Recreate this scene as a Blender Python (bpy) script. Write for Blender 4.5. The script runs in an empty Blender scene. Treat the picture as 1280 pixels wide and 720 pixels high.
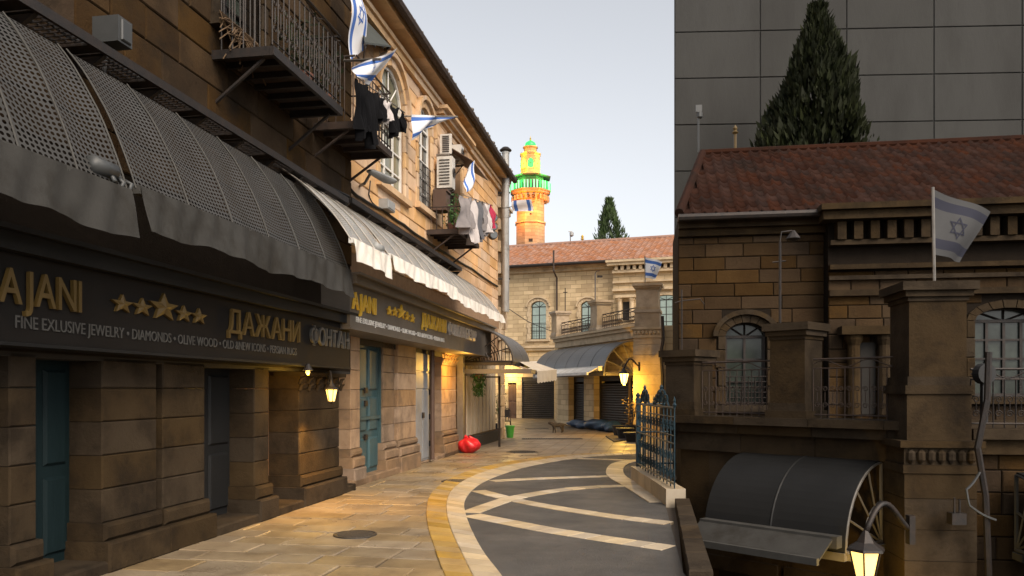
import bpy, math, random
from mathutils import Vector
random.seed(7)
R = math.radians
sc = bpy.context.scene
C = sc.collection

# ---------------------------------------------------------------- camera, sky, sun, exposure
cam_d = bpy.data.cameras.new('camera')
cam_d.sensor_width = 36.0
cam_d.lens = 36.0 * 1000 / 1280
cam_d.shift_y = (488 - 360) / 1280
cam_d.clip_end = 2000
cam = bpy.data.objects.new('camera', cam_d)
cam.location = (0, 0, 1.6)
cam.rotation_euler = (R(90), 0, 0)
C.objects.link(cam)
sc.camera = cam

world = bpy.data.worlds.new('World')
sc.world = world
world.use_nodes = True
wn = world.node_tree
wn.nodes.clear()
sky = wn.nodes.new('ShaderNodeTexSky')
sky.sky_type = 'NISHITA'
sky.sun_disc = False
sky.sun_elevation = R(42)
sky.sun_rotation = R(148)
sky.dust_density = 3.0
sky.air_density = 1.0
hs = wn.nodes.new('ShaderNodeHueSaturation')
hs.inputs['Saturation'].default_value = 0.2
bg = wn.nodes.new('ShaderNodeBackground')
bg.inputs['Strength'].default_value = 0.15
wo = wn.nodes.new('ShaderNodeOutputWorld')
wn.links.new(sky.outputs[0], hs.inputs['Color'])
wn.links.new(hs.outputs[0], bg.inputs['Color'])
wn.links.new(bg.outputs[0], wo.inputs['Surface'])

sun_d = bpy.data.lights.new('sun', 'SUN')
sun_d.energy = 1.9
sun_d.angle = R(35)
sun_d.color = (1.0, 0.80, 0.58)
sun = bpy.data.objects.new('sun', sun_d)
sun.rotation_euler = Vector((math.sin(R(148)) * math.cos(R(42)), math.cos(R(148)) * math.cos(R(42)), math.sin(R(42)))).to_track_quat('Z', 'Y').to_euler()
C.objects.link(sun)

vs = sc.view_settings
vs.view_transform = 'Standard'
vs.look = 'None'
vs.exposure = 0.62
vs.gamma = 1.0
vs.use_curve_mapping = False

# ---------------------------------------------------------------- materials
MAT = {}
def mat(name, col, col2=None, rough=0.8, scale=3.0, bump=0.0, bscale=40.0, rnd=0.0, metal=0.0, spec=0.5,
        stain=None, stscale=0.7, stlo=0.5, sthi=0.7, emit=None, estr=0.0, rvar=0.0, stretch=(1, 1, 1), brick=None, trans=0.0):
    m = bpy.data.materials.new(name)
    m.use_nodes = True
    nt = m.node_tree
    N, L = nt.nodes, nt.links
    b = N['Principled BSDF']
    b.inputs['Roughness'].default_value = rough
    b.inputs['Metallic'].default_value = metal
    b.inputs['Specular IOR Level'].default_value = spec
    geo = N.new('ShaderNodeNewGeometry')
    mp = N.new('ShaderNodeMapping')
    mp.inputs['Scale'].default_value = stretch
    L.new(geo.outputs['Position'], mp.inputs['Vector'])
    def noise(s, det=6, ro=0.6):
        n = N.new('ShaderNodeTexNoise')
        n.inputs['Scale'].default_value = s
        n.inputs['Detail'].default_value = det
        n.inputs['Roughness'].default_value = ro
        L.new(mp.outputs[0], n.inputs['Vector'])
        return n.outputs[0]
    def ramp(src, lo, hi):
        r = N.new('ShaderNodeMapRange')
        r.inputs[1].default_value = lo
        r.inputs[2].default_value = hi
        L.new(src, r.inputs[0])
        return r.outputs[0]
    def mix(fac, a, c, mode='MIX'):
        x = N.new('ShaderNodeMix')
        x.data_type = 'RGBA'
        x.blend_type = mode
        for i, v in ((0, fac), (6, a), (7, c)):
            if hasattr(v, 'is_output'):
                L.new(v, x.inputs[i])
            else:
                x.inputs[i].default_value = v if i == 0 else (*v, 1)
        return x.outputs[2]
    c = mix(ramp(noise(scale), 0.35, 0.65), col, col2 or tuple(k * 0.8 for k in col))
    bh = None
    if brick:
        bw, bhh, mort, mcol = brick
        tc = N.new('ShaderNodeUVMap')
        bt = N.new('ShaderNodeTexBrick')
        bt.inputs['Scale'].default_value = 1.0
        bt.inputs['Brick Width'].default_value = bw
        bt.inputs['Row Height'].default_value = bhh
        bt.inputs['Mortar Size'].default_value = mort
        bt.inputs['Mortar Smooth'].default_value = 0.3
        bt.inputs['Color1'].default_value = (1.1, 1.1, 1.1, 1)
        bt.inputs['Color2'].default_value = (0.74, 0.72, 0.70, 1)
        bt.inputs['Mortar'].default_value = (*mcol, 1)
        L.new(tc.outputs[0], bt.inputs['Vector'])
        c = mix(1.0, c, bt.outputs[0], 'MULTIPLY')
        bh = bt.outputs[1]
    if rnd:
        oi = N.new('ShaderNodeObjectInfo')
        ad = N.new('ShaderNodeMath')
        ad.operation = 'ADD'
        L.new(oi.outputs['Random'], ad.inputs[0])
        L.new(geo.outputs['Random Per Island'], ad.inputs[1])
        fr = N.new('ShaderNodeMath')
        fr.operation = 'FRACT'
        L.new(ad.outputs[0], fr.inputs[0])
        h = N.new('ShaderNodeHueSaturation')
        mr = N.new('ShaderNodeMapRange')
        mr.inputs[3].default_value = 1 - rnd
        mr.inputs[4].default_value = 1 + rnd
        L.new(fr.outputs[0], mr.inputs[0])
        L.new(mr.outputs[0], h.inputs['Value'])
        m2 = N.new('ShaderNodeMapRange')
        m2.inputs[3].default_value = 1.25
        m2.inputs[4].default_value = 0.85
        ml = N.new('ShaderNodeMath')
        ml.operation = 'MULTIPLY'
        ml.inputs[1].default_value = 7.31
        L.new(fr.outputs[0], ml.inputs[0])
        f2 = N.new('ShaderNodeMath')
        f2.operation = 'FRACT'
        L.new(ml.outputs[0], f2.inputs[0])
        L.new(f2.outputs[0], m2.inputs[0])
        L.new(m2.outputs[0], h.inputs['Saturation'])
        L.new(c, h.inputs['Color'])
        c = h.outputs[0]
    if stain:
        c = mix(ramp(noise(stscale, 9, 0.68), stlo, sthi), c, stain)
    L.new(c, b.inputs['Base Color'])
    if rvar:
        mr = N.new('ShaderNodeMapRange')
        mr.inputs[1].default_value = 0.3
        mr.inputs[2].default_value = 0.7
        mr.inputs[3].default_value = max(0.02, rough - rvar)
        mr.inputs[4].default_value = min(1, rough + rvar)
        L.new(noise(1.3, 5), mr.inputs[0])
        L.new(mr.outputs[0], b.inputs['Roughness'])
    if bump or bh is not None:
        bp = N.new('ShaderNodeBump')
        bp.inputs['Strength'].default_value = min(1.0, bump or 0.4)
        bp.inputs['Distance'].default_value = 0.02
        L.new(noise(bscale, 8, 0.7), bp.inputs['Height'])
        last = bp
        if bh is not None:
            b2 = N.new('ShaderNodeBump')
            b2.invert = True
            b2.inputs['Strength'].default_value = 0.8
            b2.inputs['Distance'].default_value = 0.02
            L.new(bh, b2.inputs['Height'])
            L.new(bp.outputs[0], b2.inputs['Normal'])
            last = b2
        L.new(last.outputs[0], b.inputs['Normal'])
    if emit:
        b.inputs['Emission Color'].default_value = (*emit, 1)
        b.inputs['Emission Strength'].default_value = estr
    if trans:
        b.inputs['Transmission Weight'].default_value = trans
    MAT[name] = m
    return m

def perforated(name, col, pitch, hole):
    """woven mesh sheet: real see-through holes on a square grid in the sheet's own metres"""
    m = mat(name, col, tuple(k * 0.85 for k in col), rough=0.6, scale=2, stain=tuple(k * f for k, f in zip(col, (0.62, 0.56, 0.48))), stscale=2.2, stlo=0.5, sthi=0.72, spec=0.3)
    nt = m.node_tree
    N, L = nt.nodes, nt.links
    b = N['Principled BSDF']
    uv = N.new('ShaderNodeUVMap')
    sep = N.new('ShaderNodeSeparateXYZ')
    L.new(uv.outputs[0], sep.inputs[0])
    parts = []
    for ax in (0, 1):
        k = N.new('ShaderNodeMath')
        k.operation = 'DIVIDE'
        k.inputs[1].default_value = pitch
        L.new(sep.outputs[ax], k.inputs[0])
        f = N.new('ShaderNodeMath')
        f.operation = 'FRACT'
        L.new(k.outputs[0], f.inputs[0])
        s = N.new('ShaderNodeMath')
        s.operation = 'SUBTRACT'
        s.inputs[1].default_value = 0.5
        L.new(f.outputs[0], s.inputs[0])
        p = N.new('ShaderNodeMath')
        p.operation = 'POWER'
        p.inputs[1].default_value = 2
        L.new(s.outputs[0], p.inputs[0])
        parts.append(p)
    a = N.new('ShaderNodeMath')
    a.operation = 'ADD'
    L.new(parts[0].outputs[0], a.inputs[0])
    L.new(parts[1].outputs[0], a.inputs[1])
    lt = N.new('ShaderNodeMath')
    lt.operation = 'GREATER_THAN'
    lt.inputs[1].default_value = hole * hole
    L.new(a.outputs[0], lt.inputs[0])
    L.new(lt.outputs[0], b.inputs['Alpha'])
    return m

# pale golden limestone of the street
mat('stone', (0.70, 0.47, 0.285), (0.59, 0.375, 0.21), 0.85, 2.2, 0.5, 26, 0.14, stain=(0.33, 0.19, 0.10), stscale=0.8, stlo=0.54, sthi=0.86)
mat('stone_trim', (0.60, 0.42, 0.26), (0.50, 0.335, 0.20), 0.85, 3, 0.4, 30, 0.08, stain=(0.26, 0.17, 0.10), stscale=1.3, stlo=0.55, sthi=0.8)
mat('shop_stone', (0.3608, 0.2419, 0.1476), (0.2706, 0.1763, 0.1066), 0.85, 3, 0.5, 24, 0.14, stain=(0.1394, 0.0902, 0.0574), stscale=1.5, stlo=0.5, sthi=0.75)  # darkened copy of the wall stone: awning shade put into the colour
mat('mortar', (0.30, 0.19, 0.11), (0.24, 0.15, 0.085), 0.95, 6, 0.4, 40)
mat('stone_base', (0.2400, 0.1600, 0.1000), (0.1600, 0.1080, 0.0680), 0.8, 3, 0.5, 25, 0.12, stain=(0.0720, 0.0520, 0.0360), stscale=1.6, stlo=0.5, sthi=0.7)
mat('stone_back', (0.60, 0.46, 0.28), (0.50, 0.375, 0.215), 0.85, 1.0, 0.4, 20, stain=(0.25, 0.175, 0.095), stscale=0.35, stlo=0.52, sthi=0.85, brick=(0.62, 0.235, 0.012, (0.60, 0.56, 0.5)))
mat('stone_back_trim', (0.54, 0.42, 0.275), (0.43, 0.33, 0.21), 0.85, 2, 0.4, 25, stain=(0.20, 0.15, 0.10), stscale=1.2, stlo=0.52, sthi=0.75)
mat('stone_rough', (0.50, 0.39, 0.27), (0.38, 0.29, 0.195), 0.9, 2.5, 0.7, 14, 0.1, stain=(0.20, 0.15, 0.105), stscale=1.6, stlo=0.52, sthi=0.75)
# dimmed copies for the two flanking houses: dimming put into base colours
mat('dimmed_stone', (0.050, 0.031, 0.0155), (0.037, 0.022, 0.011), 0.95, 2.0, 0.7, 22, 0.24, spec=0.12, stain=(0.016, 0.011, 0.007), stscale=1.1, stlo=0.5, sthi=0.72)
mat('dimmed_trim', (0.044, 0.031, 0.0185), (0.032, 0.022, 0.013), 0.95, 3, 0.6, 26, 0.12, spec=0.12, stain=(0.015, 0.011, 0.0075), stscale=1.5, stlo=0.48, sthi=0.72)
mat('dimmed_mortar', (0.0158, 0.0113, 0.0077), None, 0.95, 6, 0.4, 40, spec=0.12)
mat('dimmed_roof', (0.0273, 0.0112, 0.0068), (0.0186, 0.0077, 0.0050), 0.9, 2.5, 0.4, 30, 0.30, spec=0.12, stain=(0.0099, 0.0062, 0.0043), stscale=1.6, stlo=0.5, sthi=0.75)
mat('dimmed_sky_grey', (0.050, 0.0495, 0.047), (0.045, 0.0445, 0.0425), 0.9, 0.5, 0.3, 12, 0.07, spec=0.12, stain=(0.036, 0.035, 0.033), stscale=0.5, stlo=0.45, sthi=0.75, stretch=(1, 1, 0.3))  # grey of dimmed sky, for the added screen behind the right roof
mat('dimmed_canvas', (0.0439, 0.0422, 0.0388), (0.0355, 0.0338, 0.0311), 0.8, 4, 0.2, 60, spec=0.12, stain=(0.022, 0.019, 0.015), stscale=2.2, stlo=0.48, sthi=0.72)  # dimmed copy of the pale canvas
mat('dimmed_metal_bar', (0.0600, 0.0575, 0.0525), None, 0.5, 5, 0.0, spec=0.12)  # awning bars with the dimming in their colour
mat('roof_tile', (0.31, 0.165, 0.108), (0.265, 0.135, 0.088), 0.85, 1.5, 0.3, 20, 0.10, spec=0.25, stain=(0.20, 0.11, 0.075), stscale=0.9, stlo=0.52, sthi=0.85)
mat('grey_tile', (0.20, 0.16, 0.12), (0.12, 0.095, 0.07), 0.9, 3, 0.5, 20, 0.25)
mat('iron', (0.02, 0.018, 0.017), (0.035, 0.025, 0.02), 0.55, 12, 0.2, 60, metal=0.4)
mat('rust_iron', (0.055, 0.033, 0.022), (0.03, 0.02, 0.016), 0.8, 9, 0.3, 60)
mat('steel', (0.23, 0.21, 0.185), (0.17, 0.15, 0.13), 0.45, 5, 0.1, 40, metal=0.6)
mat('zinc', (0.40, 0.39, 0.37), (0.32, 0.31, 0.29), 0.45, 3, 0.1, 30, metal=0.5, stain=(0.17, 0.13, 0.10), stscale=2.0, stlo=0.55, sthi=0.8)
mat('sign_brown', (0.105, 0.090, 0.076), (0.09, 0.077, 0.065), 0.45, 2, 0.05, 20, rvar=0.1)
mat('fascia', (0.12, 0.105, 0.09), (0.095, 0.082, 0.07), 0.5, 2, 0.05, 20)
mat('dimmed_sign', (0.0135, 0.0121, 0.0113), (0.0113, 0.0099, 0.0090), 0.5, 2, 0.05, 20, spec=0.12)  # sign brown, dimmed by colour
mat('gold', (0.66, 0.42, 0.05), (0.58, 0.36, 0.04), 0.4, 8, metal=0.15)
mat('gold_side', (0.30, 0.15, 0.03), None, 0.5, 8)
mat('silver', (0.52, 0.50, 0.48), (0.45, 0.43, 0.41), 0.4, 8, metal=0.2)
mat('sign_white', (0.78, 0.76, 0.72), None, 0.6, 8)
mat('dimmed_gold', (0.0935, 0.0578, 0.0138), (0.0770, 0.0468, 0.0110), 0.5, 8)  # gold lettering darkened to look dimmed
mat('dimmed_silver', (0.0650, 0.0635, 0.0600), None, 0.5, 8)  # silver lettering, dimmed the same way
mat('canvas', (0.72, 0.67, 0.60), (0.62, 0.57, 0.50), 0.8, 3, 0.3, 30, stain=(0.42, 0.36, 0.28), stscale=2.0, stlo=0.52, sthi=0.78)
mat('cream_canvas', (0.58, 0.50, 0.39), (0.50, 0.42, 0.32), 0.8, 3, 0.2, 60)
mat('white_paint', (0.72, 0.69, 0.64), None, 0.5, 4)
mat('grey_sheet', (0.085, 0.083, 0.08), (0.07, 0.068, 0.066), 0.42, 2, 0.1, 9, stain=(0.11, 0.105, 0.095), stscale=0.8, stlo=0.5, sthi=0.8)
mat('dimmed_sheet', (0.0156, 0.0156, 0.0156), (0.0129, 0.0129, 0.0129), 0.5, 2, 0.1, 9, spec=0.12)  # dimmed version of the grey awning sheet
mat('teal_wood', (0.040, 0.085, 0.092), (0.026, 0.060, 0.066), 0.55, 3, 0.35, 18, stretch=(1, 1, 0.15), stain=(0.02, 0.035, 0.04), stscale=3, stlo=0.5, sthi=0.75)
mat('dim_teal', (0.009, 0.018, 0.020), (0.006, 0.013, 0.014), 0.55, 3, 0.35, 18, stretch=(1, 1, 0.15), spec=0.12)  # teal doors again, dimming put into the paint colour
mat('green_wood', (0.045, 0.13, 0.09), (0.03, 0.09, 0.06), 0.55, 3, 0.2, 18)
mat('grey_door', (0.235, 0.245, 0.26), (0.205, 0.213, 0.225), 0.5, 1.5, 0.1, 12, stain=(0.14, 0.14, 0.14), stscale=1.5, stlo=0.5, sthi=0.8)
mat('brown_paint', (0.10, 0.055, 0.035), None, 0.6, 4)
mat('beige_panel', (0.3995, 0.3400, 0.2635), (0.3400, 0.2848, 0.2167), 0.7, 2, 0.1, 20)
mat('black', (0.012, 0.012, 0.013), None, 0.7, 5)
mat('void', (0.02, 0.017, 0.014), None, 0.9, 5)
mat('shutter', (0.035, 0.027, 0.020), (0.025, 0.019, 0.014), 0.5, 3, 0.1, 20, metal=0.2)
mat('white_flag', (0.74, 0.74, 0.76), (0.66, 0.66, 0.69), 0.85, 3, 0.1, 60)
mat('blue_flag', (0.05, 0.14, 0.44), (0.045, 0.12, 0.38), 0.85, 3, 0.1, 60)
mat('dim_flag', (0.0481, 0.0481, 0.0496), (0.0403, 0.0403, 0.0419), 0.85, 3, 0.1, 60)  # flag white lowered to a dimmed tone
mat('dim_blue_flag', (0.0112, 0.0126, 0.0273), None, 0.85, 3, 0.1, 60)  # flag blue lowered to a dimmed tone
mat('black_cloth', (0.004, 0.004, 0.005), (0.006, 0.006, 0.007), 0.9, 5, 0.2, 60, spec=0.12)
mat('grey_cloth', (0.22, 0.195, 0.19), (0.165, 0.15, 0.15), 0.9, 6, 0.2, 60)
mat('slate_cloth', (0.10, 0.10, 0.11), (0.075, 0.075, 0.085), 0.9, 6, 0.2, 60)
mat('pale_cloth', (0.50, 0.45, 0.43), (0.42, 0.38, 0.37), 0.9, 6, 0.2, 60)
mat('crimson_cloth', (0.38, 0.02, 0.06), None, 0.9, 6, 0.2, 60)
mat('ac_white', (0.58, 0.55, 0.50), (0.50, 0.47, 0.42), 0.5, 4, 0.05, 30, stain=(0.30, 0.26, 0.21), stscale=3, stlo=0.55, sthi=0.85)
mat('grey_box', (0.30, 0.30, 0.29), None, 0.5, 4)
mat('dim_box', (0.0480, 0.0500, 0.0500), None, 0.5, 4)  # grey box paint with dimming in its colour
mat('glass', (0.035, 0.04, 0.04), (0.05, 0.055, 0.05), 0.08, 2, spec=0.7)
mat('curtain_glass', (0.19, 0.18, 0.11), (0.10, 0.10, 0.065), 0.15, 2, spec=0.6)
mat('lit_glass', (0.10, 0.12, 0.11), (0.03, 0.04, 0.035), 0.15, 3.5, emit=(0.72, 0.84, 0.70), estr=0.25)
mat('dim_glass', (0.02, 0.024, 0.02), (0.045, 0.055, 0.045), 0.15, 3, spec=0.4)  # window glass of the flanking houses, dimmed by colour
mat('lamp_glass', (0.9, 0.7, 0.3), None, 0.3, emit=(1.0, 0.66, 0.16), estr=4.0)
mat('lamp_glass_dim', (0.9, 0.7, 0.3), None, 0.3, emit=(1.0, 0.62, 0.16), estr=1.6)
mat('asphalt', (0.070, 0.066, 0.062), (0.055, 0.052, 0.049), 0.66, 1.2, 0.9, 55, spec=0.35, stain=(0.105, 0.096, 0.086), stscale=0.9, stlo=0.44, sthi=0.7, rvar=0.12)
mat('paving', (0.2720, 0.2080, 0.1320), (0.2000, 0.1480, 0.0920), 0.40, 2.2, 0.35, 22, 0.16, stain=(0.1040, 0.0760, 0.0480), stscale=1.1, stlo=0.5, sthi=0.75, rvar=0.18)
mat('paving_far', (0.2706, 0.2091, 0.1394), (0.2009, 0.1517, 0.0984), 0.52, 0.9, 0.2, 18, stain=(0.1230, 0.0902, 0.0574), stscale=0.45, stlo=0.5, sthi=0.72, rvar=0.16, brick=(0.8, 0.42, 0.012, (0.4100, 0.3690, 0.3280)))
mat('joint', (0.075, 0.055, 0.038), None, 0.9, 9, 0.3, 50)
mat('band_cream', (0.47, 0.385, 0.27), (0.38, 0.305, 0.21), 0.5, 2.5, 0.3, 24, 0.2, stain=(0.22, 0.165, 0.11), stscale=1.5, stlo=0.52, sthi=0.8)
mat('band_yellow', (0.40, 0.265, 0.10), (0.32, 0.20, 0.07), 0.5, 2.5, 0.3, 24, 0.2, stain=(0.17, 0.11, 0.05), stscale=1.2, stlo=0.5, sthi=0.8)
mat('cast_iron', (0.06, 0.052, 0.045), (0.04, 0.035, 0.03), 0.5, 20, 0.5, 50, metal=0.3)
mat('fence_blue', (0.013, 0.038, 0.054), (0.009, 0.026, 0.038), 0.42, 6, 0.15, 50, metal=0.2, stain=(0.05, 0.055, 0.055), stscale=4, stlo=0.6, sthi=0.8)
mat('red_plastic', (0.62, 0.025, 0.03), (0.50, 0.015, 0.02), 0.28, 4, 0.4, 12)
mat('blue_tarp', (0.020, 0.055, 0.12), (0.012, 0.032, 0.075), 0.5, 3, 0.5, 8)
mat('terracotta', (0.17, 0.07, 0.045), None, 0.8, 6, 0.2, 40)
mat('green_plastic', (0.06, 0.30, 0.035), None, 0.4, 6)
mat('leaf', (0.045, 0.075, 0.020), (0.025, 0.045, 0.012), 0.65, 1.2, rnd=0.35)
mat('ivy_leaf', (0.06, 0.13, 0.03), (0.035, 0.085, 0.02), 0.6, 4, rnd=0.3)
mat('dim_leaf', (0.0163, 0.0192, 0.0077), (0.0096, 0.0120, 0.0048), 0.7, 1.2, rnd=0.3, spec=0.12)  # foliage green that carries the dimming
mat('dry_twig', (0.11, 0.065, 0.03), None, 0.9, 4)
mat('bark', (0.09, 0.06, 0.04), None, 0.9, 6, 0.5, 20)
mat('fur', (0.10, 0.075, 0.05), (0.03, 0.024, 0.018), 0.9, 26)
mat('awning_green', (0.045, 0.050, 0.042), (0.035, 0.038, 0.032), 0.7, 3, 0.1, 30)
mat('minaret_stone', (0.38, 0.28, 0.165), (0.32, 0.23, 0.13), 0.85, 1.2, 0.4, 8, brick=(0.75, 0.36, 0.015, (0.6, 0.55, 0.5)))
mat('minaret_metal', (0.10, 0.11, 0.08), None, 0.6, 2)
mat('green_neon', (0.02, 0.2, 0.04), None, 0.4, emit=(0.03, 1.0, 0.16), estr=0.85)
mat('pale_neon', (0.1, 0.3, 0.1), None, 0.4, emit=(0.30, 1.0, 0.42), estr=1.0)
mat('lime_neon', (0.2, 0.3, 0.05), None, 0.4, emit=(0.75, 1.0, 0.10), estr=1.0)
mat('gold_paint', (0.70, 0.45, 0.06), None, 0.35, 4, metal=0.3)
mat('concrete', (0.30, 0.28, 0.25), None, 0.9, 2, 0.4, 20)
perforated('mesh_sheet', (0.30, 0.295, 0.285), 0.040, 0.24)
perforated('dimmed_mesh_sheet', (0.05, 0.048, 0.045), 0.050, 0.33)  # mesh sheet dimmed through its base colour

# ---------------------------------------------------------------- helpers
def frame(ox, oy, ang, oz=0.0):
    ca, sa = math.cos(ang), math.sin(ang)
    def T(a, b, c):
        return (ox + ca * a - sa * b, oy + sa * a + ca * b, oz + c)
    return T
WORLD = frame(0, 0, 0)

class MB:
    def __init__(self, T=WORLD):
        self.T, self.v, self.f, self.uv, self.mi = T, [], [], [], []
    def face(self, pts, mi=0, uvs=None):
        i = len(self.v)
        self.v += [self.T(*p) for p in pts]
        self.f.append(tuple(range(i, i + len(pts))))
        if uvs is None:
            n = Vector((0, 0, 0))
            for k in range(len(pts)):
                p, q = pts[k], pts[(k + 1) % len(pts)]
                n += Vector(p).cross(Vector(q))
            ax = max(range(3), key=lambda k: abs(n[k]))
            uvs = [(p[1], p[2]) if ax == 0 else (p[0], p[2]) if ax == 1 else (p[0], p[1]) for p in pts]
        self.uv.append(uvs)
        self.mi.append(mi)
    def box(self, a0, a1, b0, b1, c0, c1, mi=0):
        p = lambda i, j, k: ((a0, a1)[i], (b0, b1)[j], (c0, c1)[k])
        for q in (((0,0,0),(1,0,0),(1,0,1),(0,0,1)), ((1,1,0),(0,1,0),(0,1,1),(1,1,1)), ((0,1,0),(0,0,0),(0,0,1),(0,1,1)),
                  ((1,0,0),(1,1,0),(1,1,1),(1,0,1)), ((0,0,1),(1,0,1),(1,1,1),(0,1,1)), ((0,1,0),(1,1,0),(1,0,0),(0,0,0))):
            self.face([p(*t) for t in q], mi)
        return self
    def block(self, a0, a1, b0, b1, c0, c1, w=0.012):
        """dressed stone: chamfered front (at b0, the street side), open back"""
        f = [(a0 + w, b0, c0 + w), (a1 - w, b0, c0 + w), (a1 - w, b0, c1 - w), (a0 + w, b0, c1 - w)]
        e = [(a0, b0 + w, c0), (a1, b0 + w, c0), (a1, b0 + w, c1), (a0, b0 + w, c1)]
        g = [(a0, b1, c0), (a1, b1, c0), (a1, b1, c1), (a0, b1, c1)]
        self.shell(f, e, g)
        return self
    def slab(self, poly, z0, z1, w=0.008):
        n = len(poly)
        cx = sum(p[0] for p in poly) / n
        cy = sum(p[1] for p in poly) / n
        def sh(p):
            d = math.hypot(p[0] - cx, p[1] - cy) or 1
            k = max(0.0, 1 - 1.5 * w / d)
            return (cx + (p[0] - cx) * k, cy + (p[1] - cy) * k, z1)
        self.shell([sh(p) for p in poly], [(p[0], p[1], z1 - w) for p in poly], [(p[0], p[1], z0) for p in poly])
        return self
    def shell(self, f, e, g):
        i = len(self.v)
        n = len(f)
        pts = f + e + g
        self.v += [self.T(*p) for p in pts]
        fs = [tuple(range(n))] + [(k + n, (k + 1) % n + n, (k + 1) % n, k) for k in range(n)] + \
             [(k + 2 * n, (k + 1) % n + 2 * n, (k + 1) % n + n, k + n) for k in range(n)]
        for q in fs:
            self.f.append(tuple(i + k for k in q))
            self.uv.append([(pts[k][0], pts[k][2] if abs(pts[k][2]) > 0.3 else pts[k][1]) for k in q])
            self.mi.append(0)
    def prism(self, poly, b0, b1, plane='ac', mi=0):
        def put(p, b):
            return (p[0], b, p[1]) if plane == 'ac' else (p[0], p[1], b) if plane == 'ab' else (b, p[0], p[1])
        n = len(poly)
        A = [put(p, b0) for p in poly]
        B = [put(p, b1) for p in poly]
        self.face(A, mi)
        self.face(B[::-1], mi)
        for k in range(n):
            j = (k + 1) % n
            self.face([A[j], A[k], B[k], B[j]], mi)
        return self
    def tube(self, pts, r, n=6, cap=True, mi=0):
        P = [Vector(p) for p in pts]
        rs = r if isinstance(r, (list, tuple)) else [r] * len(P)
        i0 = len(self.v)
        up = None
        for k, p in enumerate(P):
            t = (P[min(k + 1, len(P) - 1)] - P[max(k - 1, 0)])
            t = t.normalized() if t.length > 1e-9 else Vector((0, 0, 1))
            if up is None:
                up = Vector((0, 0, 1)) if abs(t.z) < 0.9 else Vector((1, 0, 0))
            x = t.cross(up)
            x = x.normalized() if x.length > 1e-6 else t.orthogonal().normalized()
            y = x.cross(t)
            up = y
            for q in range(n):
                a = 2 * math.pi * q / n
                w = p + (x * math.cos(a) + y * math.sin(a)) * rs[k]
                self.v.append(self.T(*w))
        for k in range(len(P) - 1):
            for q in range(n):
                a, b = i0 + k * n + q, i0 + k * n + (q + 1) % n
                self.f.append((a, b, b + n, a + n))
                self.uv.append([(q / n, k), ((q + 1) / n, k), ((q + 1) / n, k + 1), (q / n, k + 1)])
                self.mi.append(mi)
        if cap:
            for k, rev in ((0, 1), (len(P) - 1, 0)):
                ids = [i0 + k * n + q for q in range(n)]
                self.f.append(tuple(ids[::-1] if rev else ids))
                self.uv.append([(0, 0)] * n)
                self.mi.append(mi)
        return self
    def lathe(self, ca, cb, prof, n=16, mi=0, rot=0.0):
        i0 = len(self.v)
        for r, z in prof:
            for q in range(n):
                a = 2 * math.pi * q / n + rot
                self.v.append(self.T(ca + r * math.cos(a), cb + r * math.sin(a), z))
        m = len(prof)
        for k in range(m - 1):
            for q in range(n):
                a, b = i0 + k * n + q, i0 + k * n + (q + 1) % n
                self.f.append((a, b, b + n, a + n))
                u = 2 * math.pi * prof[k][0] / n
                self.uv.append([(q * u, prof[k][1]), ((q + 1) * u, prof[k][1]), ((q + 1) * u, prof[k + 1][1]), (q * u, prof[k + 1][1])])
                self.mi.append(mi)
        for k, rev in ((0, 1), (m - 1, 0)):
            if prof[k][0] > 1e-4:
                ids = [i0 + k * n + q for q in range(n)]
                self.f.append(tuple(ids[::-1] if rev else ids))
                self.uv.append([(0, 0)] * n)
                self.mi.append(mi)
        return self
    def grid(self, fn, nu, nv, U=1.0, V=1.0, mi=0, mfn=None, us=None, vv=None):
        us = us or [k / nu for k in range(nu + 1)]
        vv = vv or [k / nv for k in range(nv + 1)]
        i0 = len(self.v)
        for u in us:
            for w in vv:
                self.v.append(self.T(*fn(u, w)))
        m = len(vv)
        for i in range(len(us) - 1):
            for j in range(m - 1):
                a = i0 + i * m + j
                self.f.append((a, a + m, a + m + 1, a + 1))
                self.uv.append([(us[i] * U, vv[j] * V), (us[i + 1] * U, vv[j] * V), (us[i + 1] * U, vv[j + 1] * V), (us[i] * U, vv[j + 1] * V)])
                self.mi.append(mfn((us[i] + us[i + 1]) / 2, (vv[j] + vv[j + 1]) / 2) if mfn else mi)
        return self
    def mesh(self, name, mats, smooth=False):
        me = bpy.data.meshes.new(name)
        me.from_pydata(self.v, [], self.f)
        uvl = me.uv_layers.new(name='UVMap')
        flat = [c for f in self.uv for p in f for c in p]
        uvl.data.foreach_set('uv', flat)
        for m in (mats if isinstance(mats, (list, tuple)) else [mats]):
            me.materials.append(MAT[m])
        me.polygons.foreach_set('material_index', self.mi)
        if smooth:
            me.polygons.foreach_set('use_smooth', [True] * len(self.f))
        me.update()
        return me

BASE = {}
def wloc(o):
    return BASE.get(o, Vector((0, 0, 0)))
def link(name, data, parent, at=None):
    o = bpy.data.objects.new(name, data)
    C.objects.link(o)
    at = Vector(at or (0, 0, 0))
    BASE[o] = at
    if parent:
        o.parent = parent
        o.location = at - wloc(parent)
    else:
        o.location = at
    return o
def tag(o, label=None, cat=None, group=None, kind=None):
    for k, v in (('label', label), ('category', cat), ('group', group), ('kind', kind)):
        if v:
            o[k] = v
    return o
def obj(name, mb, mats, parent=None, smooth=False, kind=None):
    o = link(name, mb.mesh(name, mats, smooth), parent)
    if kind:
        o['kind'] = kind
    return o
def thing(name, label, cat, at, group=None):
    return tag(link(name, None, None, at), label, cat, group)
def inst(name, me, parent, at, rot=0.0, scale=None):
    o = link(name, me, parent, at)
    o.rotation_euler = (0, 0, rot)
    if scale:
        o.scale = scale
    return o
def solo(name, mb, mats, label, cat, group=None, smooth=False):
    return tag(obj(name, mb, mats, None, smooth), label, cat, group)
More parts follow.
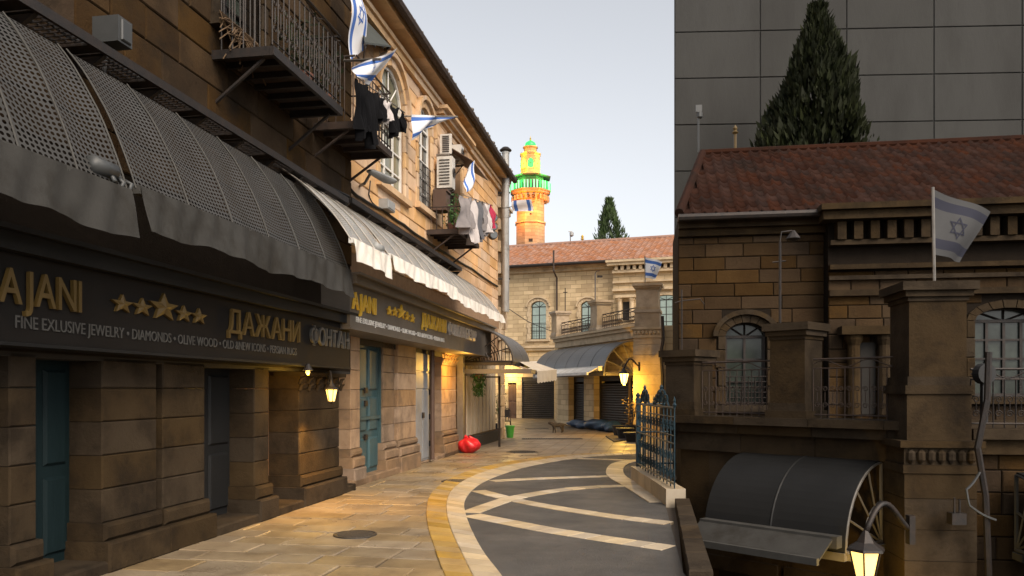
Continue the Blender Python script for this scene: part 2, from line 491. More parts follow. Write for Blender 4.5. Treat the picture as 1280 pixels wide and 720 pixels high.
def lamp(name, at, energy, col, r=0.06, parent=None):
    d = bpy.data.lights.new(name, 'POINT')
    d.energy = energy
    d.color = col
    d.shadow_soft_size = r
    return link(name, d, parent, at)

# street-side point of the left facade: s along it, o metres out from the wall, z up
ANG = math.atan2(1, 0.175)
LEFT = frame(-5.023, 0, ANG)
def ly(x, o=0.0):
    return (5023 - 1015.2 * o) / (815 - x)
def sx(x, o=0.0):
    return (ly(x, o) + 0.1724 * o) / 0.985
def zz(x, y, o=0.0):
    return 1.6 + (488 - y) * ly(x, o) / 1000
def at(x, y, Y):
    return ((x - 640) / 1000 * Y, Y, 1.6 + (488 - y) / 1000 * Y)
def gp(x, y):
    Y = 1600 / (y - 488)
    return ((x - 640) / 1000 * Y, Y)

# ---------------------------------------------------------------- shared builders
def ell(hw, rise, t):
    """segmental/elliptic arch, t from 0 (left springing) to 1"""
    a = math.pi * (1 - t)
    return hw * math.cos(a), rise * math.sin(a)

def wall(T, parent, m, s0, s1, z0, z1, holes=(), v0=0.0, reveal=0.28, name='wall', back=None):
    mb = MB(T)
    S = sorted({s0, s1} | {h[k] for h in holes for k in (0, 1) if s0 < h[k] < s1})
    Z = sorted({z0, z1} | {h[k] for h in holes for k in (2, 3) if z0 < h[k] < z1})
    for i in range(len(S) - 1):
        for j in range(len(Z) - 1):
            cs, cz = (S[i] + S[i + 1]) / 2, (Z[j] + Z[j + 1]) / 2
            if any(h[0] < cs < h[1] and h[2] < cz < h[3] for h in holes):
                continue
            mb.face([(S[i], v0, Z[j]), (S[i + 1], v0, Z[j]), (S[i + 1], v0, Z[j + 1]), (S[i], v0, Z[j + 1])])
    r = v0 + reveal
    for a, b, c, d in [h[:4] for h in holes]:
        mb.face([(a, v0, c), (a, v0, d), (a, r, d), (a, r, c)])
        mb.face([(b, v0, d), (b, v0, c), (b, r, c), (b, r, d)])
        mb.face([(a, v0, d), (b, v0, d), (b, r, d), (a, r, d)])
        mb.face([(b, v0, c), (a, v0, c), (a, r, c), (b, r, c)])
    if back:
        e = r + 0.01
        mb.box(s0, s1, e, v0 + back, z0, z1)
        for s in (s0, s1):
            q = [(s, v0, z0), (s, v0, z1), (s, e, z1), (s, e, z0)]
            mb.face(q if s == s0 else q[::-1])
        mb.face([(s0, v0, z1), (s1, v0, z1), (s1, e, z1), (s0, e, z1)])
    return obj(name, mb, m, parent)

def blocks(T, parent, m, s0, s1, z0, z1, holes=(), ch=0.3, lens=(0.4, 0.85), o=0.022, v0=0.0, limit=300, gap=0.010, key=None, name='block'):
    rng = random.Random(int(s0 * 100) + int(z1 * 10))
    out = []
    z, row = z0, 0
    while z < z1 - 0.08:
        h = min(ch * rng.uniform(0.92, 1.08), z1 - z)
        zt = z + h
        spans = [(s0, s1)]
        for hh in holes:
            if hh[2] < zt - 0.03 and hh[3] > z + 0.03:
                a, b = hh[0], hh[1]
                if len(hh) > 4:                       # arched head: follow the extrados
                    zc, hw, rise, zs = (z + zt) / 2, (b - a) / 2, hh[4], hh[3] - hh[4]
                    if z > zs:
                        k = max(0.0, 1 - ((z - zs) / rise) ** 2)
                        c = (a + b) / 2
                        a, b = c - hw * math.sqrt(k), c + hw * math.sqrt(k)
                spans = [q for p in spans for q in ((p[0], min(p[1], a)), (max(p[0], b), p[1])) if q[1] - q[0] > 0.05]
        for a, b in spans:
            s = a
            first = True
            while s < b - 0.02:
                w = rng.uniform(*lens)
                if first and row % 2:
                    w *= 0.55
                first = False
                e = s + w
                if b - e < 0.22:
                    e = b
                out.append((s + gap / 2, e - gap / 2, z + gap / 2, zt - gap / 2, o + rng.uniform(-0.006, 0.008)))
                s = e
        z = zt
        row += 1
    out.sort(key=key or (lambda q: q[0]))
    for q in out[:limit]:
        obj(name, MB(T).block(q[0], q[1], v0 - q[4], v0 + 0.0, q[2], q[3]), m, parent)
    if len(out) > limit:
        mb = MB(T)
        for q in out[limit:]:
            mb.block(q[0], q[1], v0 - q[4], v0, q[2], q[3])
        obj(name, mb, m, parent, kind='stuff')

def arch_window(T, parent, c, w, z0, zs, rise, trim, framem, glass, v0=0.0, depth=0.22, ring=0.15, proud=0.05, nx=2, nz=4, grille=None, hood=True):
    """window set back in the wall with stone surround; returns the wall hole"""
    hw = w / 2
    n = 12
    v = v0 + depth
    pane = MB(T)
    f = MB(T)
    inner = [ell(hw, rise, k / n) for k in range(n + 1)]
    pane.face([(c - hw, v, z0), (c + hw, v, z0)] + [(c + x, v, zs + z) for x, z in reversed(inner)])
    t = 0.05
    f.box(c - hw, c - hw + t, v - 0.05, v - 0.004, z0, zs)
    f.box(c + hw - t, c + hw, v - 0.05, v - 0.004, z0, zs)
    f.box(c - hw + t, c + hw - t, v - 0.05, v - 0.004, z0, z0 + t)
    f.box(c - hw + t, c + hw - t, v - 0.047, v - 0.004, zs - t / 2, zs + t / 2)
    for k in range(1, nx):
        x = c - hw + w * k / nx
        f.box(x - 0.022, x + 0.022, v - 0.04, v - 0.005, z0 + t, zs - t / 2)
    for k in range(1, nz):
        z = z0 + (zs - z0) * k / nz
        f.box(c - hw + t, c + hw - t, v - 0.036, v - 0.006, z - 0.016, z + 0.016)
    for k in range(n):
        (xa, za), (xb, zb) = inner[k], inner[k + 1]
        f.prism([(c + xa, zs + za), (c + xb, zs + zb), (c + xb * 0.93, zs + zb * 0.9), (c + xa * 0.93, zs + za * 0.9)][::-1], v - 0.05, v - 0.004)
    for k in range(1, 4):
        a = math.pi * k / 4
        f.tube([(c, v - 0.02, zs), (c + hw * 0.95 * math.cos(a), v - 0.02, zs + rise * 0.95 * math.sin(a))], 0.016, 4)
    win = obj('window', f, framem, parent)
    obj('pane', pane, glass, win)
    sp = MB(T)
    for k in range(n):                                   # spandrel between arch and square hole
        (xa, za), (xb, zb) = inner[k], inner[k + 1]
        sp.prism([(c + xa, zs + za), (c + xb, zs + zb), (c + xb, zs + rise + 0.002), (c + xa, zs + rise + 0.002)], v0 + 0.002, v0 + 0.27)
    obj('arch_head', sp, trim, win)
    st = []
    for sgn in (-1, 1):
        z, k = z0, 0
        while z < zs - 0.05:
            h = min(0.32, zs - z)
            ww = ring * (1.0 if k % 2 else 1.35)
            a, b = sorted((c + sgn * hw, c + sgn * (hw + ww)))
            st.append(MB(T).block(a, b, v0 - proud, v0 + 0.02, z + 0.004, z + h - 0.004))
            z += h
            k += 1
    nv = 9
    for k in range(nv):
        t0, t1 = k / nv + 0.004, (k + 1) / nv - 0.004
        p = [ell(hw, rise, t0), ell(hw, rise, t1), ell(hw + ring, rise + ring, t1), ell(hw + ring, rise + ring, t0)]
        st.append(MB(T).prism([(c + x, zs + z) for x, z in p], v0 - proud, v0 + 0.02))
    for b in st:
        obj('surround_stone', b, trim, win)
    if hood:
        h = MB(T)
        for k in range(14):
            p = [ell(hw + ring + 0.005, rise + ring + 0.005, k / 14), ell(hw + ring + 0.005, rise + ring + 0.005, (k + 1) / 14),
                 ell(hw + ring + 0.09, rise + ring + 0.09, (k + 1) / 14), ell(hw + ring + 0.09, rise + ring + 0.09, k / 14)]
            h.prism([(c + x, zs + z) for x, z in p], v0 - proud - 0.07, v0 + 0.02)
        obj('hood_mould', h, trim, win)
    obj('sill', MB(T).box(c - hw - ring * 1.4, c + hw + ring * 1.4, v0 - 0.13, v0 + depth - 0.06, z0 - 0.12, z0 - 0.003), trim, win)
    if grille:
        g = MB(T)
        gv = v0 - 0.03
        x = c - hw + 0.06
        while x < c + hw:
            g.tube([(x, gv, z0 + 0.01), (x, gv, z0 + (zs - z0) * grille[1])], 0.010, 4)
            x += grille[0]
        for k in range(6):
            z = z0 + 0.03 + (zs - z0) * grille[1] * k / 5.2
            g.tube([(c - hw, gv + 0.012, z), (c + hw, gv + 0.012, z)], 0.010, 4)
        obj('grille', g, 'iron', win)
    return win

def arc(T, mb, c, r, a0, a1, plane, r0, n=10, w=4):
    """part circle drawn as a rod; plane gives (axis a, axis b) unit vectors in local coords"""
    ua, ub = Vector(plane[0]), Vector(plane[1])
    c = Vector(c)
    mb.tube([c + (ua * math.cos(a0 + (a1 - a0) * k / n) + ub * math.sin(a0 + (a1 - a0) * k / n)) * r for k in range(n + 1)], r0, w)

def scroll(mb, c, r, sgn, ua, ub, r0=0.006, turns=1.35):
    ua, ub, c = Vector(ua), Vector(ub), Vector(c)
    pts = []
    for k in range(17):
        t = k / 16
        a = t * turns * 2 * math.pi
        rr = r * (1 - 0.72 * t)
        pts.append(c + (ua * math.cos(a) * sgn + ub * math.sin(a)) * rr)
    mb.tube(pts, r0, 4)

def railing(T, parent, a0, a1, v, z0, z1, m, step=0.11, thick=0.009, name='railing'):
    """wrought iron balustrade: rails as one mesh, every baluster with its scrolls a part of its own"""
    mb = MB(T)
    L = a1 - a0
    for z, r in ((z0 + 0.05, thick * 1.2), (z1, thick * 1.7), (z1 - 0.12, thick)):
        mb.tube([(a0, v, z), (a1, v, z)], r, 5)
    n = max(2, int(L / (step * 4)))
    for k in range(n):                                   # running wave under the handrail
        x0 = a0 + L * k / n
        mb.tube([(x0 + L / n * q / 10, v, z1 - 0.06 + 0.045 * math.sin(2 * math.pi * q / 10)) for q in range(11)], thick * 0.8, 4)
    rail = obj(name, mb, m, parent)
    h = z1 - z0 - 0.15
    n = max(2, int(L / step))
    for k in range(n + 1):
        x = a0 + L * k / n
        b = MB(T)
        b.tube([(x, v, z0), (x, v, z1 - 0.12)], thick, 4)
        if k < n:
            for zz_, sg in ((z0 + 0.10 + h * 0.12, 1), (z0 + h * 0.62, -1)):
                scroll(b, (x + step * 0.5, v, zz_), step * 0.36, sg, (1, 0, 0), (0, 0, 1), thick * 0.7)
            b.tube([(x + step * 0.5, v, z0 + 0.1 + h * 0.2), (x + step * 0.5, v, z0 + h * 0.55)], thick * 0.8, 4)
        obj('baluster', b, m, rail)
    return rail

def pier(T, parent, a, b, w, z0, zl, z1, m, name='pier'):
    """square terrace pier: plinth, shaft of courses, moulded cap"""
    mb = MB(T)
    h = w / 2
    mb.box(a - h * 1.12, a + h * 1.12, b - h * 1.12, b + h * 1.12, z0, zl)
    mb.box(a - h * 1.2, a + h * 1.2, b - h * 1.2, b + h * 1.2, zl, zl + 0.10)
    mb.box(a - h * 1.08, a + h * 1.08, b - h * 1.08, b + h * 1.08, zl + 0.10, zl + 0.2)
    mb.box(a - h, a + h, b - h, b + h, zl + 0.2, z1 - 0.22)
    for k, (e, t) in enumerate(((1.06, 0.05), (1.18, 0.07), (1.32, 0.10))):
        zt = z1 - 0.22 + (0, 0.05, 0.12)[k]
        mb.box(a - h * e, a + h * e, b - h * e, b + h * e, zt, zt + t)
    return obj(name, mb, m, parent)

def lantern(name, label, group, base, tip, s, glass, energy, col, down=False):
    """wall lantern on an S-shaped bracket; base = fixing on the wall, tip = point the lantern hangs from"""
    B, Tp = Vector(base), Vector(tip)
    t = thing(name, label, 'lamp', tuple(B), group)
    d = Tp - B
    mb = MB()
    pts = []
    for k in range(15):
        u = k / 14
        p = B + Vector((d.x, d.y, 0)) * u
        p.z = B.z + d.z * u + s * (0.75 * math.sin(u * math.pi * 1.15) * u + 0.10 * math.sin(u * math.pi))
        pts.append(p)
    mb.tube(pts, 0.07 * s, 6)
    obj('bracket', mb, 'iron', t, True)
    obj('wall_plate', MB().box(B.x - 0.07 * s, B.x + 0.07 * s, B.y - 0.05, B.y + 0.05, B.z - 0.35 * s, B.z + 0.35 * s), 'iron', t)
    e = pts[-1]
    x, y, z = e.x, e.y, e.z
    cap = MB().lathe(x, y, [(0.05 * s, z + 0.03), (0.12 * s, z - 0.05 * s), (0.22 * s, z - 0.22 * s), (0.44 * s, z - 0.36 * s), (0.46 * s, z - 0.42 * s), (0.3 * s, z - 0.42 * s)], 6)
    obj('cap', cap, 'iron', t)
    zt, zb = z - 0.43 * s, z - 1.15 * s
    obj('glass', MB().lathe(x, y, [(0.2 * s, zb), (0.36 * s, zt)], 6), glass, t)
    f = MB()
    for k in range(6):
        a = math.pi / 3 * k
        f.tube([(x + 0.205 * s * math.cos(a), y + 0.205 * s * math.sin(a), zb - 0.01), (x + 0.37 * s * math.cos(a), y + 0.37 * s * math.sin(a), zt)], 0.022 * s, 4)
    f.lathe(x, y, [(0.06 * s, zb - 0.16 * s), (0.22 * s, zb - 0.05 * s), (0.22 * s, zb - 0.005)], 6)
    obj('cage', f, 'iron', t)
    b = lamp('bulb', (x, y, zb - 0.32 * s), energy, col, 0.05, t)
    if down:                                             # opaque shade: light falls in a downward cone
        b.data.type = 'SPOT'
        b.data.spot_size = R(132)
        b.data.spot_blend = 0.6
    return t

def fan_end(mb, T, a, v_in, v_out, z0, z1, r=0.012, spokes=4):
    """quarter fanlight in the open end of a barrel awning (plane a = const)"""
    w, h = v_out - v_in, z1 - z0
    for k in (1.0, 0.5):
        mb.tube([(a, v_in + w * k * math.sin(t * math.pi / 20), z0 + h * k * math.cos(t * math.pi / 20)) for t in range(11)], r, 5)
    for j in range(1, spokes):
        t = j * math.pi / 2 / spokes
        mb.tube([(a, v_in, z0), (a, v_in + w * math.sin(t), z0 + h * math.cos(t))], r * 0.8, 4)
    mb.tube([(a, v_in, z0), (a, v_out, z0)], r * 1.6, 5)
    mb.tube([(a, v_in, z0), (a, v_in, z1)], r * 1.3, 5)

def barrel(T, name, label, a0, a1, v_in, v_out, z0, z1, sheet, ironm, base, ends=(0, 1), group=None, mesh_end=False):
    """quarter-barrel sheet awning with fanlight ends; v_out is the street edge"""
    t = thing(name, label, 'awning', base, group)
    mb = MB(T)
    w, h = v_out - v_in, z1 - z0
    th = 0.03
    for k in range(16):
        p = []
        for q, e in ((k, 0), (k + 1, 0), (k + 1, th), (k, th)):
            g = q * math.pi / 32
            ww = w + math.copysign(e, w)
            p.append((v_in + ww * math.sin(g), z0 + (h + e) * math.cos(g)))
        A = [(a0, *q) for q in p]
        B = [(a1, *q) for q in p]
        for i in range(4):
            j = (i + 1) % 4
            mb.face([A[i], A[j], B[j], B[i]])
        mb.face(A[::-1])
        mb.face(B)
    obj('canopy', mb, sheet, t, True)
    n = max(2, int(abs(a1 - a0) / 1.1))
    for k in range(1, n):
        r = MB(T)
        a = a0 + (a1 - a0) * k / n
        r.tube([(a, v_in + (w + math.copysign(th, w)) * math.sin(q * math.pi / 24), z0 + (h + th) * math.cos(q * math.pi / 24)) for q in range(13)], 0.014, 4)
        obj('seam', r, sheet, t)
    for a in ends:
        f = MB(T)
        fan_end(f, T, a, v_in, v_out, z0, z1, 0.018)
        if mesh_end:
            for k in range(1, 14):
                q = k / 14
                hh = h * math.sqrt(max(0, 1 - q * q))
                f.tube([(a, v_in + w * q, z0), (a, v_in + w * q, z0 + hh)], 0.008, 4)
                f.tube([(a, v_in, z0 + h * q), (a, v_in + w * math.sqrt(max(0, 1 - q * q)), z0 + h * q)], 0.008, 4)
        obj('fanlight', f, ironm, t)
    b = MB(T)
    s = 1 if w > 0 else -1
    b.box(min(a0, a1), max(a0, a1), v_out - 0.04, v_out + 0.04, z0 - 0.10, z0 - 0.004)
    obj('beam', b, ironm, t)
    for a in ends:
        e = MB(T)
        vv_ = sorted((v_in, v_out - 0.045 * s))
        e.box(a - 0.05, a + 0.05, vv_[0], vv_[1], z0 - 0.10, z0 - 0.02)
        obj('end_beam', e, ironm, t)
    return t

def flag(label, corners, mats, group=None, amp=0.03, waves=2.0, star=True, name='flag', pole=None, phase=0.0):
    """cloth with two blue stripes and a six-pointed star; corners TL, TR, BR, BL as points (length runs TL-TR)"""
    TL, TR, BR, BL = [Vector(c) for c in corners]
    nrm = (TR - TL).cross(BL - TL).normalized()
    base = pole[0] if pole else tuple(BL)
    t = thing(name, label, 'flag', base, group)
    def S(u, v, off=0.0):
        p = (TL * (1 - u) + TR * u) * (1 - v) + (BL * (1 - u) + BR * u) * v
        w = amp * (0.25 + u) * math.sin(u * waves * 2 * math.pi + v * 1.7 + phase) + amp * 0.5 * math.sin(v * 5 + u * 3 + phase)
        return tuple(p + nrm * (w + off))
    vv = [0, 0.05, 0.10, 0.15, 0.21, 0.26, 0.34, 0.42, 0.5, 0.58, 0.66, 0.74, 0.79, 0.85, 0.90, 0.95, 1]
    mb = MB().grid(S, 26, 0, vv=vv, mfn=lambda u, v: 1 if 0.10 < v < 0.26 or 0.74 < v < 0.90 else 0)
    obj('cloth', mb, mats, t, True)
    if star:
        L, W = (TR - TL).length, (BL - TL).length
        st = MB()
        rad = 0.20
        for off in (0.006, -0.006):
            for up in (0, 1):
                P = []
                for k in range(3):
                    a = math.pi / 2 + up * math.pi + 2 * math.pi * k / 3
                    P.append((math.cos(a), math.sin(a)))
                for k in range(3):
                    p, q = P[k], P[(k + 1) % 3]
                    for j in range(6):
                        quad = []
                        for tt, kk in ((j / 6, 1), ((j + 1) / 6, 1), ((j + 1) / 6, 0.76), (j / 6, 0.76)):
                            x = (p[0] * (1 - tt) + q[0] * tt) * kk * rad * W / L
                            y = (p[1] * (1 - tt) + q[1] * tt) * kk * rad
                            quad.append(S(0.5 + x, 0.5 - y, off))
                        st.face(quad)
        obj('star', st, mats[1], t)
    if pole:
        obj('pole', MB().tube(pole, 0.018, 6), 'steel', t)
    return t

def garment(label, top0, top1, drop, m, seed, taper=0.85, shape='shirt', out=0.05):
    """cloth pegged along a line between two points, hanging in folds"""
    A, B = Vector(top0), Vector(top1)
    rng = random.Random(seed)
    d = (B - A)
    n = Vector((-d.y, d.x, 0)).normalized()
    ph = rng.uniform(0, 6)
    k1 = rng.uniform(2.2, 3.6)
    def S(u, v):
        c = 0.5 + (u - 0.5) * (1 - (1 - taper) * v)
        p = A + d * c
        sag = 0.05 * math.sin(u * math.pi) * (1 - v)
        hem = 1.0 + 0.10 * math.sin(u * 5 + ph) + (0.12 if shape == 'shirt' and abs(u - 0.5) > 0.33 else 0) * (-1.6)
        p = p + n * (out * ((0.25 + v) * math.sin(u * k1 * 2 * math.pi + ph + v) + 0.35 * math.sin(u * 29 + v * 6 + ph) * (0.3 + v) + 0.4 * math.sin(v * 9 + u * 4 + ph) * (1 - 0.5 * v)))
        p.z -= drop * v * hem + sag
        return tuple(p)
    mb = MB().grid(S, 44, 24)
    o = solo('hanging_garment', mb, m, label, 'garment', 'laundry on the lines', True)
    return o

def tiles(T, parent, m, a0, a1, v0, z0, v1, z1, w=0.24, rows=14, hip=0.0, name='roof_tiles'):
    """overlapping curved roof tiles; the row of tiles steps at every course"""
    mb = MB(T)
    n = int((a1 - a0) / w)
    for r in range(rows):
        f0, f1 = r / rows, (r + 1.12) / rows
        lo = a0 + hip * f0
        k0 = int(math.ceil((lo - a0) / w))
        for k in range(k0, n):
            x0 = a0 + k * w
            prof = [(0.0, 0.0), (0.25, 0.05), (0.5, 0.0), (0.75, -0.012), (1.0, 0.0)]
            A = [(x0 + p * w, v0 + (v1 - v0) * f0, z0 + (z1 - z0) * f0 + q + 0.035) for p, q in prof]
            B = [(x0 + p * w, v0 + (v1 - v0) * f1, z0 + (z1 - z0) * f1 + q) for p, q in prof]
            i = len(mb.v)
            mb.v += [T(*p) for p in A + B] + [T(p[0], p[1], p[2] - 0.035) for p in A]
            for j in range(4):
                mb.f.append((i + j, i + j + 1, i + 6 + j, i + 5 + j))
                mb.f.append((i + 10 + j, i + 11 + j, i + j + 1, i + j))
                mb.uv += [[(0, 0)] * 4] * 2
                mb.mi += [0, 0]
    return obj(name, mb, m, parent, True, kind='stuff')

def shape_text(body, size, bold=0.0, extrude=0.0):
    c = bpy.data.curves.new('lettering', 'FONT')
    c.body = body
    c.size = size
    c.offset = bold
    c.extrude = extrude
    c.resolution_u = 3
    o = bpy.data.objects.new('lettering', c)
    C.objects.link(o)
    me = o.evaluated_get(bpy.context.evaluated_depsgraph_get()).to_mesh()
    V = [tuple(v.co) for v in me.vertices]
    F = [tuple(p.vertices) for p in me.polygons]
    bpy.data.objects.remove(o)
    bpy.data.curves.remove(c)
    return V, F

def lettering(T, parent, body, s0, s1, z0, z1, v, depth, m, name='letter', split=True, gap=0.16):
    """raised letters fitted between s0 and s1, one mesh per letter"""
    G = []
    for ch in (body if split else [body]):
        if ch == ' ':
            G.append(None)
            continue
        V, F = shape_text(ch, 1.0, 0.006 if split else 0.0, 0.5)
        x0, x1 = min(p[0] for p in V), max(p[0] for p in V)
        G.append((V, F, x0, x1))
    hs = [max(p[1] for p in g[0]) for g in G if g]
    H = 0.73 if split else max(hs)
    wid = sum((g[3] - g[2]) if g else 0.3 for g in G) + gap * 0.6 * (len(G) - 1)
    kx, kz = (s1 - s0) / wid, (z1 - z0) / H
    x = 0.0
    out = []
    for g in G:
        if g is None:
            x += 0.3 + gap * 0.6
            continue
        V, F, a, b = g
        mb = MB(T)
        for p in V:
            mb.v.append(T(s0 + (x + p[0] - a) * kx, v - (p[2] + 0.5) * depth, z0 + p[1] * kz))
        for f in F:
            mb.f.append(f)
            mb.uv.append([(0, 0)] * len(f))
            mb.mi.append(0)
        out.append(obj(name if split else 'small_lettering', mb, m, parent, kind=None if split else 'stuff'))
        x += b - a + gap * 0.6
    return out

def star_mb(T, s, z, r, v, depth, skew=1.0):
    P = []
    for k in range(10):
        a = math.pi / 2 + math.pi * k / 5
        q = r if k % 2 == 0 else r * 0.42
        P.append((s + q * math.cos(a) * skew, z + q * math.sin(a)))
    mb = MB(T)
    n = 10
    c0 = (s, v - depth - r * 0.15, z)
    A = [(p[0], v - depth, p[1]) for p in P]
    B = [(p[0], v, p[1]) for p in P]
    for k in range(n):
        j = (k + 1) % n
        mb.face([A[j], A[k], c0])
        mb.face([A[k], A[j], B[j], B[k]])
    return mb

def signboard(label, s0, s1, o0, o1, z0, z1, mb_, fas, words, stars, small, gold, silver, white):
    t = thing('shop_sign', label, 'sign', LEFT(s0, 0, 0))
    v = -o1
    obj('board', MB(LEFT).box(s0, s1, v, -o0, z0, z1), mb_, t)
    obj('cornice', MB(LEFT).box(s0, s1, v - 0.10, -o0, z1 + 0.003, z1 + 0.13).box(s0, s1, v - 0.16, -o0, z1 + 0.133, z1 + 0.17), fas, t)
    obj('bottom_trim', MB(LEFT).box(s0, s1, v - 0.02, -o0, z0 - 0.03, z0 - 0.003), fas, t)
    for body, a, b, c, d, m in words:
        lettering(LEFT, t, body, a, b, c, d, v - 0.008, 0.032, {'g': gold, 's': silver}[m])
    for s, z, r in stars:
        obj('star', star_mb(LEFT, s, z, r, v - 0.002, 0.03, 1.75), gold, t)
    for body, a, b, c, d in small:
        lettering(LEFT, t, body, a, b, c, d, v - 0.004, 0.008, white, split=False)
    return t

def awning(label, s0, s1, oi, zi, oo, zo, val, sheet, cloth, bar, group, ribs=4, sag=0.0):
    """mesh sheet on curved ribs with a cloth valance"""
    t = thing('mesh_awning', label, 'awning', LEFT(s0, -oi, zo), group)
    def S(u, w):
        a = w * math.pi / 2
        k = 0.30
        o = oi + (oo - oi) * (w * (1 - k) + k * math.sin(a))
        z = zo + (zi - zo) * ((1 - w) * (1 - k) + k * math.cos(a))
        sg = abs(math.sin(u * ribs * math.pi)) * math.sin(w * math.pi)
        dn = math.sin(u * 17 + w * 9 + s0) * math.sin(w * 7 + u * 5)
        return (s0 + (s1 - s0) * u, -o + 0.02 * sg, z - 0.035 * sg + 0.010 * dn * math.sin(w * math.pi))
    obj('canopy', MB(LEFT).grid(S, 8 * ribs, 14, s1 - s0, 1.6), sheet, t, True)
    for k in range(ribs + 1):
        mb = MB(LEFT)
        u = k / ribs
        mb.tube([(p[0], p[1], p[2] + 0.012) for p in (S(u, w / 10) for w in range(11))], 0.008, 5)
        obj('rib', mb, 'steel' if bar == 'white_paint' else bar, t)
    obj('front_bar', MB(LEFT).box(s0, s1, -oo - 0.03, -oo + 0.03, zo - 0.03, zo + 0.035), bar, t)
    rng = random.Random(int(s0 * 31))
    ph = rng.uniform(0, 6)
    def V(u, w):
        x = s0 + 0.01 + (s1 - s0 - 0.02) * u
        return (x, -oo - 0.036 - 0.05 * w - 0.024 * w * math.sin(x * 5 + ph) - 0.014 * w * math.sin(x * 13) - 0.008 * math.sin(x * 23 + w * 4), zo + 0.03 - (val + sag * u + 0.02 * math.sin(x * 3.1 + ph) + 0.012 * math.sin(x * 8.3 + ph * 2)) * w)
    obj('valance', MB(LEFT).grid(V, 110, 6), cloth, t, True)
    return t

def ledge(label, s0, s1, z, depth, m, n, group):
    """steel shelf with brackets and open mesh above the awnings"""
    t = thing('steel_ledge', label, 'ledge', LEFT(s0, 0, z), group)
    mb = MB(LEFT)
    mb.box(s0, s1, -depth - 0.03, -depth, z - 0.03, z + 0.05)
    mb.box(s0, s1, -0.06, -0.03, z - 0.03, z + 0.05)
    obj('rail', mb, m, t)
    for k in range(n + 1):
        s = s0 + (s1 - s0) * k / n
        obj('bracket', MB(LEFT).prism([(-0.03, z - 0.30), (-0.03, z - 0.035), (-depth + 0.002, z - 0.035)], s - 0.02, s + 0.02, 'bc').box(s - 0.03, s + 0.03, -depth + 0.001, -0.061, z - 0.02, z + 0.04), m, t)
    for k in range(n):
        g = MB(LEFT)
        a, b = s0 + (s1 - s0) * k / n + 0.05, s0 + (s1 - s0) * (k + 0.72) / n
        q = a
        while q < b:
            g.box(q, q + 0.012, -depth + 0.003, -0.062, z - 0.006, z + 0.006)
            q += 0.06
        for w in range(1, 5):
            o = depth * w / 5
            g.box(a, b, -o - 0.005, -o + 0.005, z + 0.007, z + 0.016)
        obj('mesh_panel', g, m, t)
        obj('plate', MB(LEFT).box(b + 0.02, s0 + (s1 - s0) * (k + 1) / n - 0.05, -depth + 0.004, -0.063, z - 0.02, z + 0.004), m, t)
    return t

def balcony(T, parent_label, s0, s1, dep, zf, zr, m, cat='balcony', group=None, v0=0.0):
    t = thing('iron_balcony', parent_label, cat, T(s0, v0, zf), group)
    mb = MB(T)
    w = 0.05
    mb.box(s0, s1, v0 - dep - w, v0 - dep, zf - 0.10, zf)
    for s in (s0, s1 - w):
        mb.box(s, s + w, v0 - dep + 0.002, v0, zf - 0.10, zf)
    obj('floor_frame', mb, m, t)
    n = max(3, int((s1 - s0) / 0.32))
    for k in range(1, n):
        s = s0 + (s1 - s0) * k / n
        obj('joist', MB(T).box(s - 0.02, s + 0.02, v0 - dep + 0.003, v0, zf - 0.08, zf - 0.012), m, t)
    obj('floor_board', MB(T).box(s0 + 0.06, s1 - 0.06, v0 - dep + 0.01, v0 - 0.01, zf - 0.01, zf + 0.02), 'rust_iron', t)
    for s in (s0 + 0.08, s1 - 0.08):
        obj('strut', MB(T).tube([(s, v0 - dep * 0.85, zf - 0.1), (s, v0 - 0.01, zf - 0.55)], 0.022, 5), m, t)
    railing(T, t, s0 + 0.02, s1 - 0.02, v0 - dep - 0.02, zf + 0.02, zr, m, 0.13)
    for s in (s0 + 0.02, s1 - 0.02):
        g = MB(T)
        g.tube([(s, v0 - dep, zr), (s, v0, zr)], 0.015, 5)
        k = 0.12
        while k < dep:
            g.tube([(s, v0 - k, zf), (s, v0 - k, zr)], 0.009, 4)
            k += 0.13
        obj('side_railing', g, m, t)
    return t

def ac_unit(T, label, s0, s1, o0, o1, z0, z1, group='air conditioners on the facade', m='ac_white'):
    t = thing('air_conditioner', label, 'air conditioner', T(s0, -o0, z0), group)
    obj('casing', MB(T).box(s0, s1, -o1, -o0, z0, z1), m, t)
    c = MB(T)                                           # fan grille on the end that faces down the street
    n = 9
    for k in range(n):
        z = z0 + (z1 - z0) * (0.12 + 0.76 * k / (n - 1))
        c.box(s0 - 0.02, s0 - 0.002, -o1 + 0.06, -o0 - 0.06, z - 0.008, z + 0.008)
    obj('louvres', c, 'iron', t)
    g = MB(T)
    cs, cz, r = (s0 + s1) / 2, (z0 + z1) / 2, min(s1 - s0, z1 - z0) * 0.40
    for q in (1.0, 0.75, 0.5, 0.25):
        arc(T, g, (cs, -o1 - 0.012, cz), r * q, 0, 2 * math.pi, ((1, 0, 0), (0, 0, 1)), 0.007, 20)
    obj('fan_grille', g, 'iron', t)
    for s in (s0 + 0.06, s1 - 0.06):
        b = MB(T)
        b.box(s - 0.018, s + 0.018, -o1 + 0.03, 0, z0 - 0.045, z0 - 0.003)
        b.tube([(s, -o1 + 0.06, z0 - 0.04), (s, -0.005, z0 - 0.4)], 0.014, 4)
        obj('bracket', b, 'steel', t)
    return t

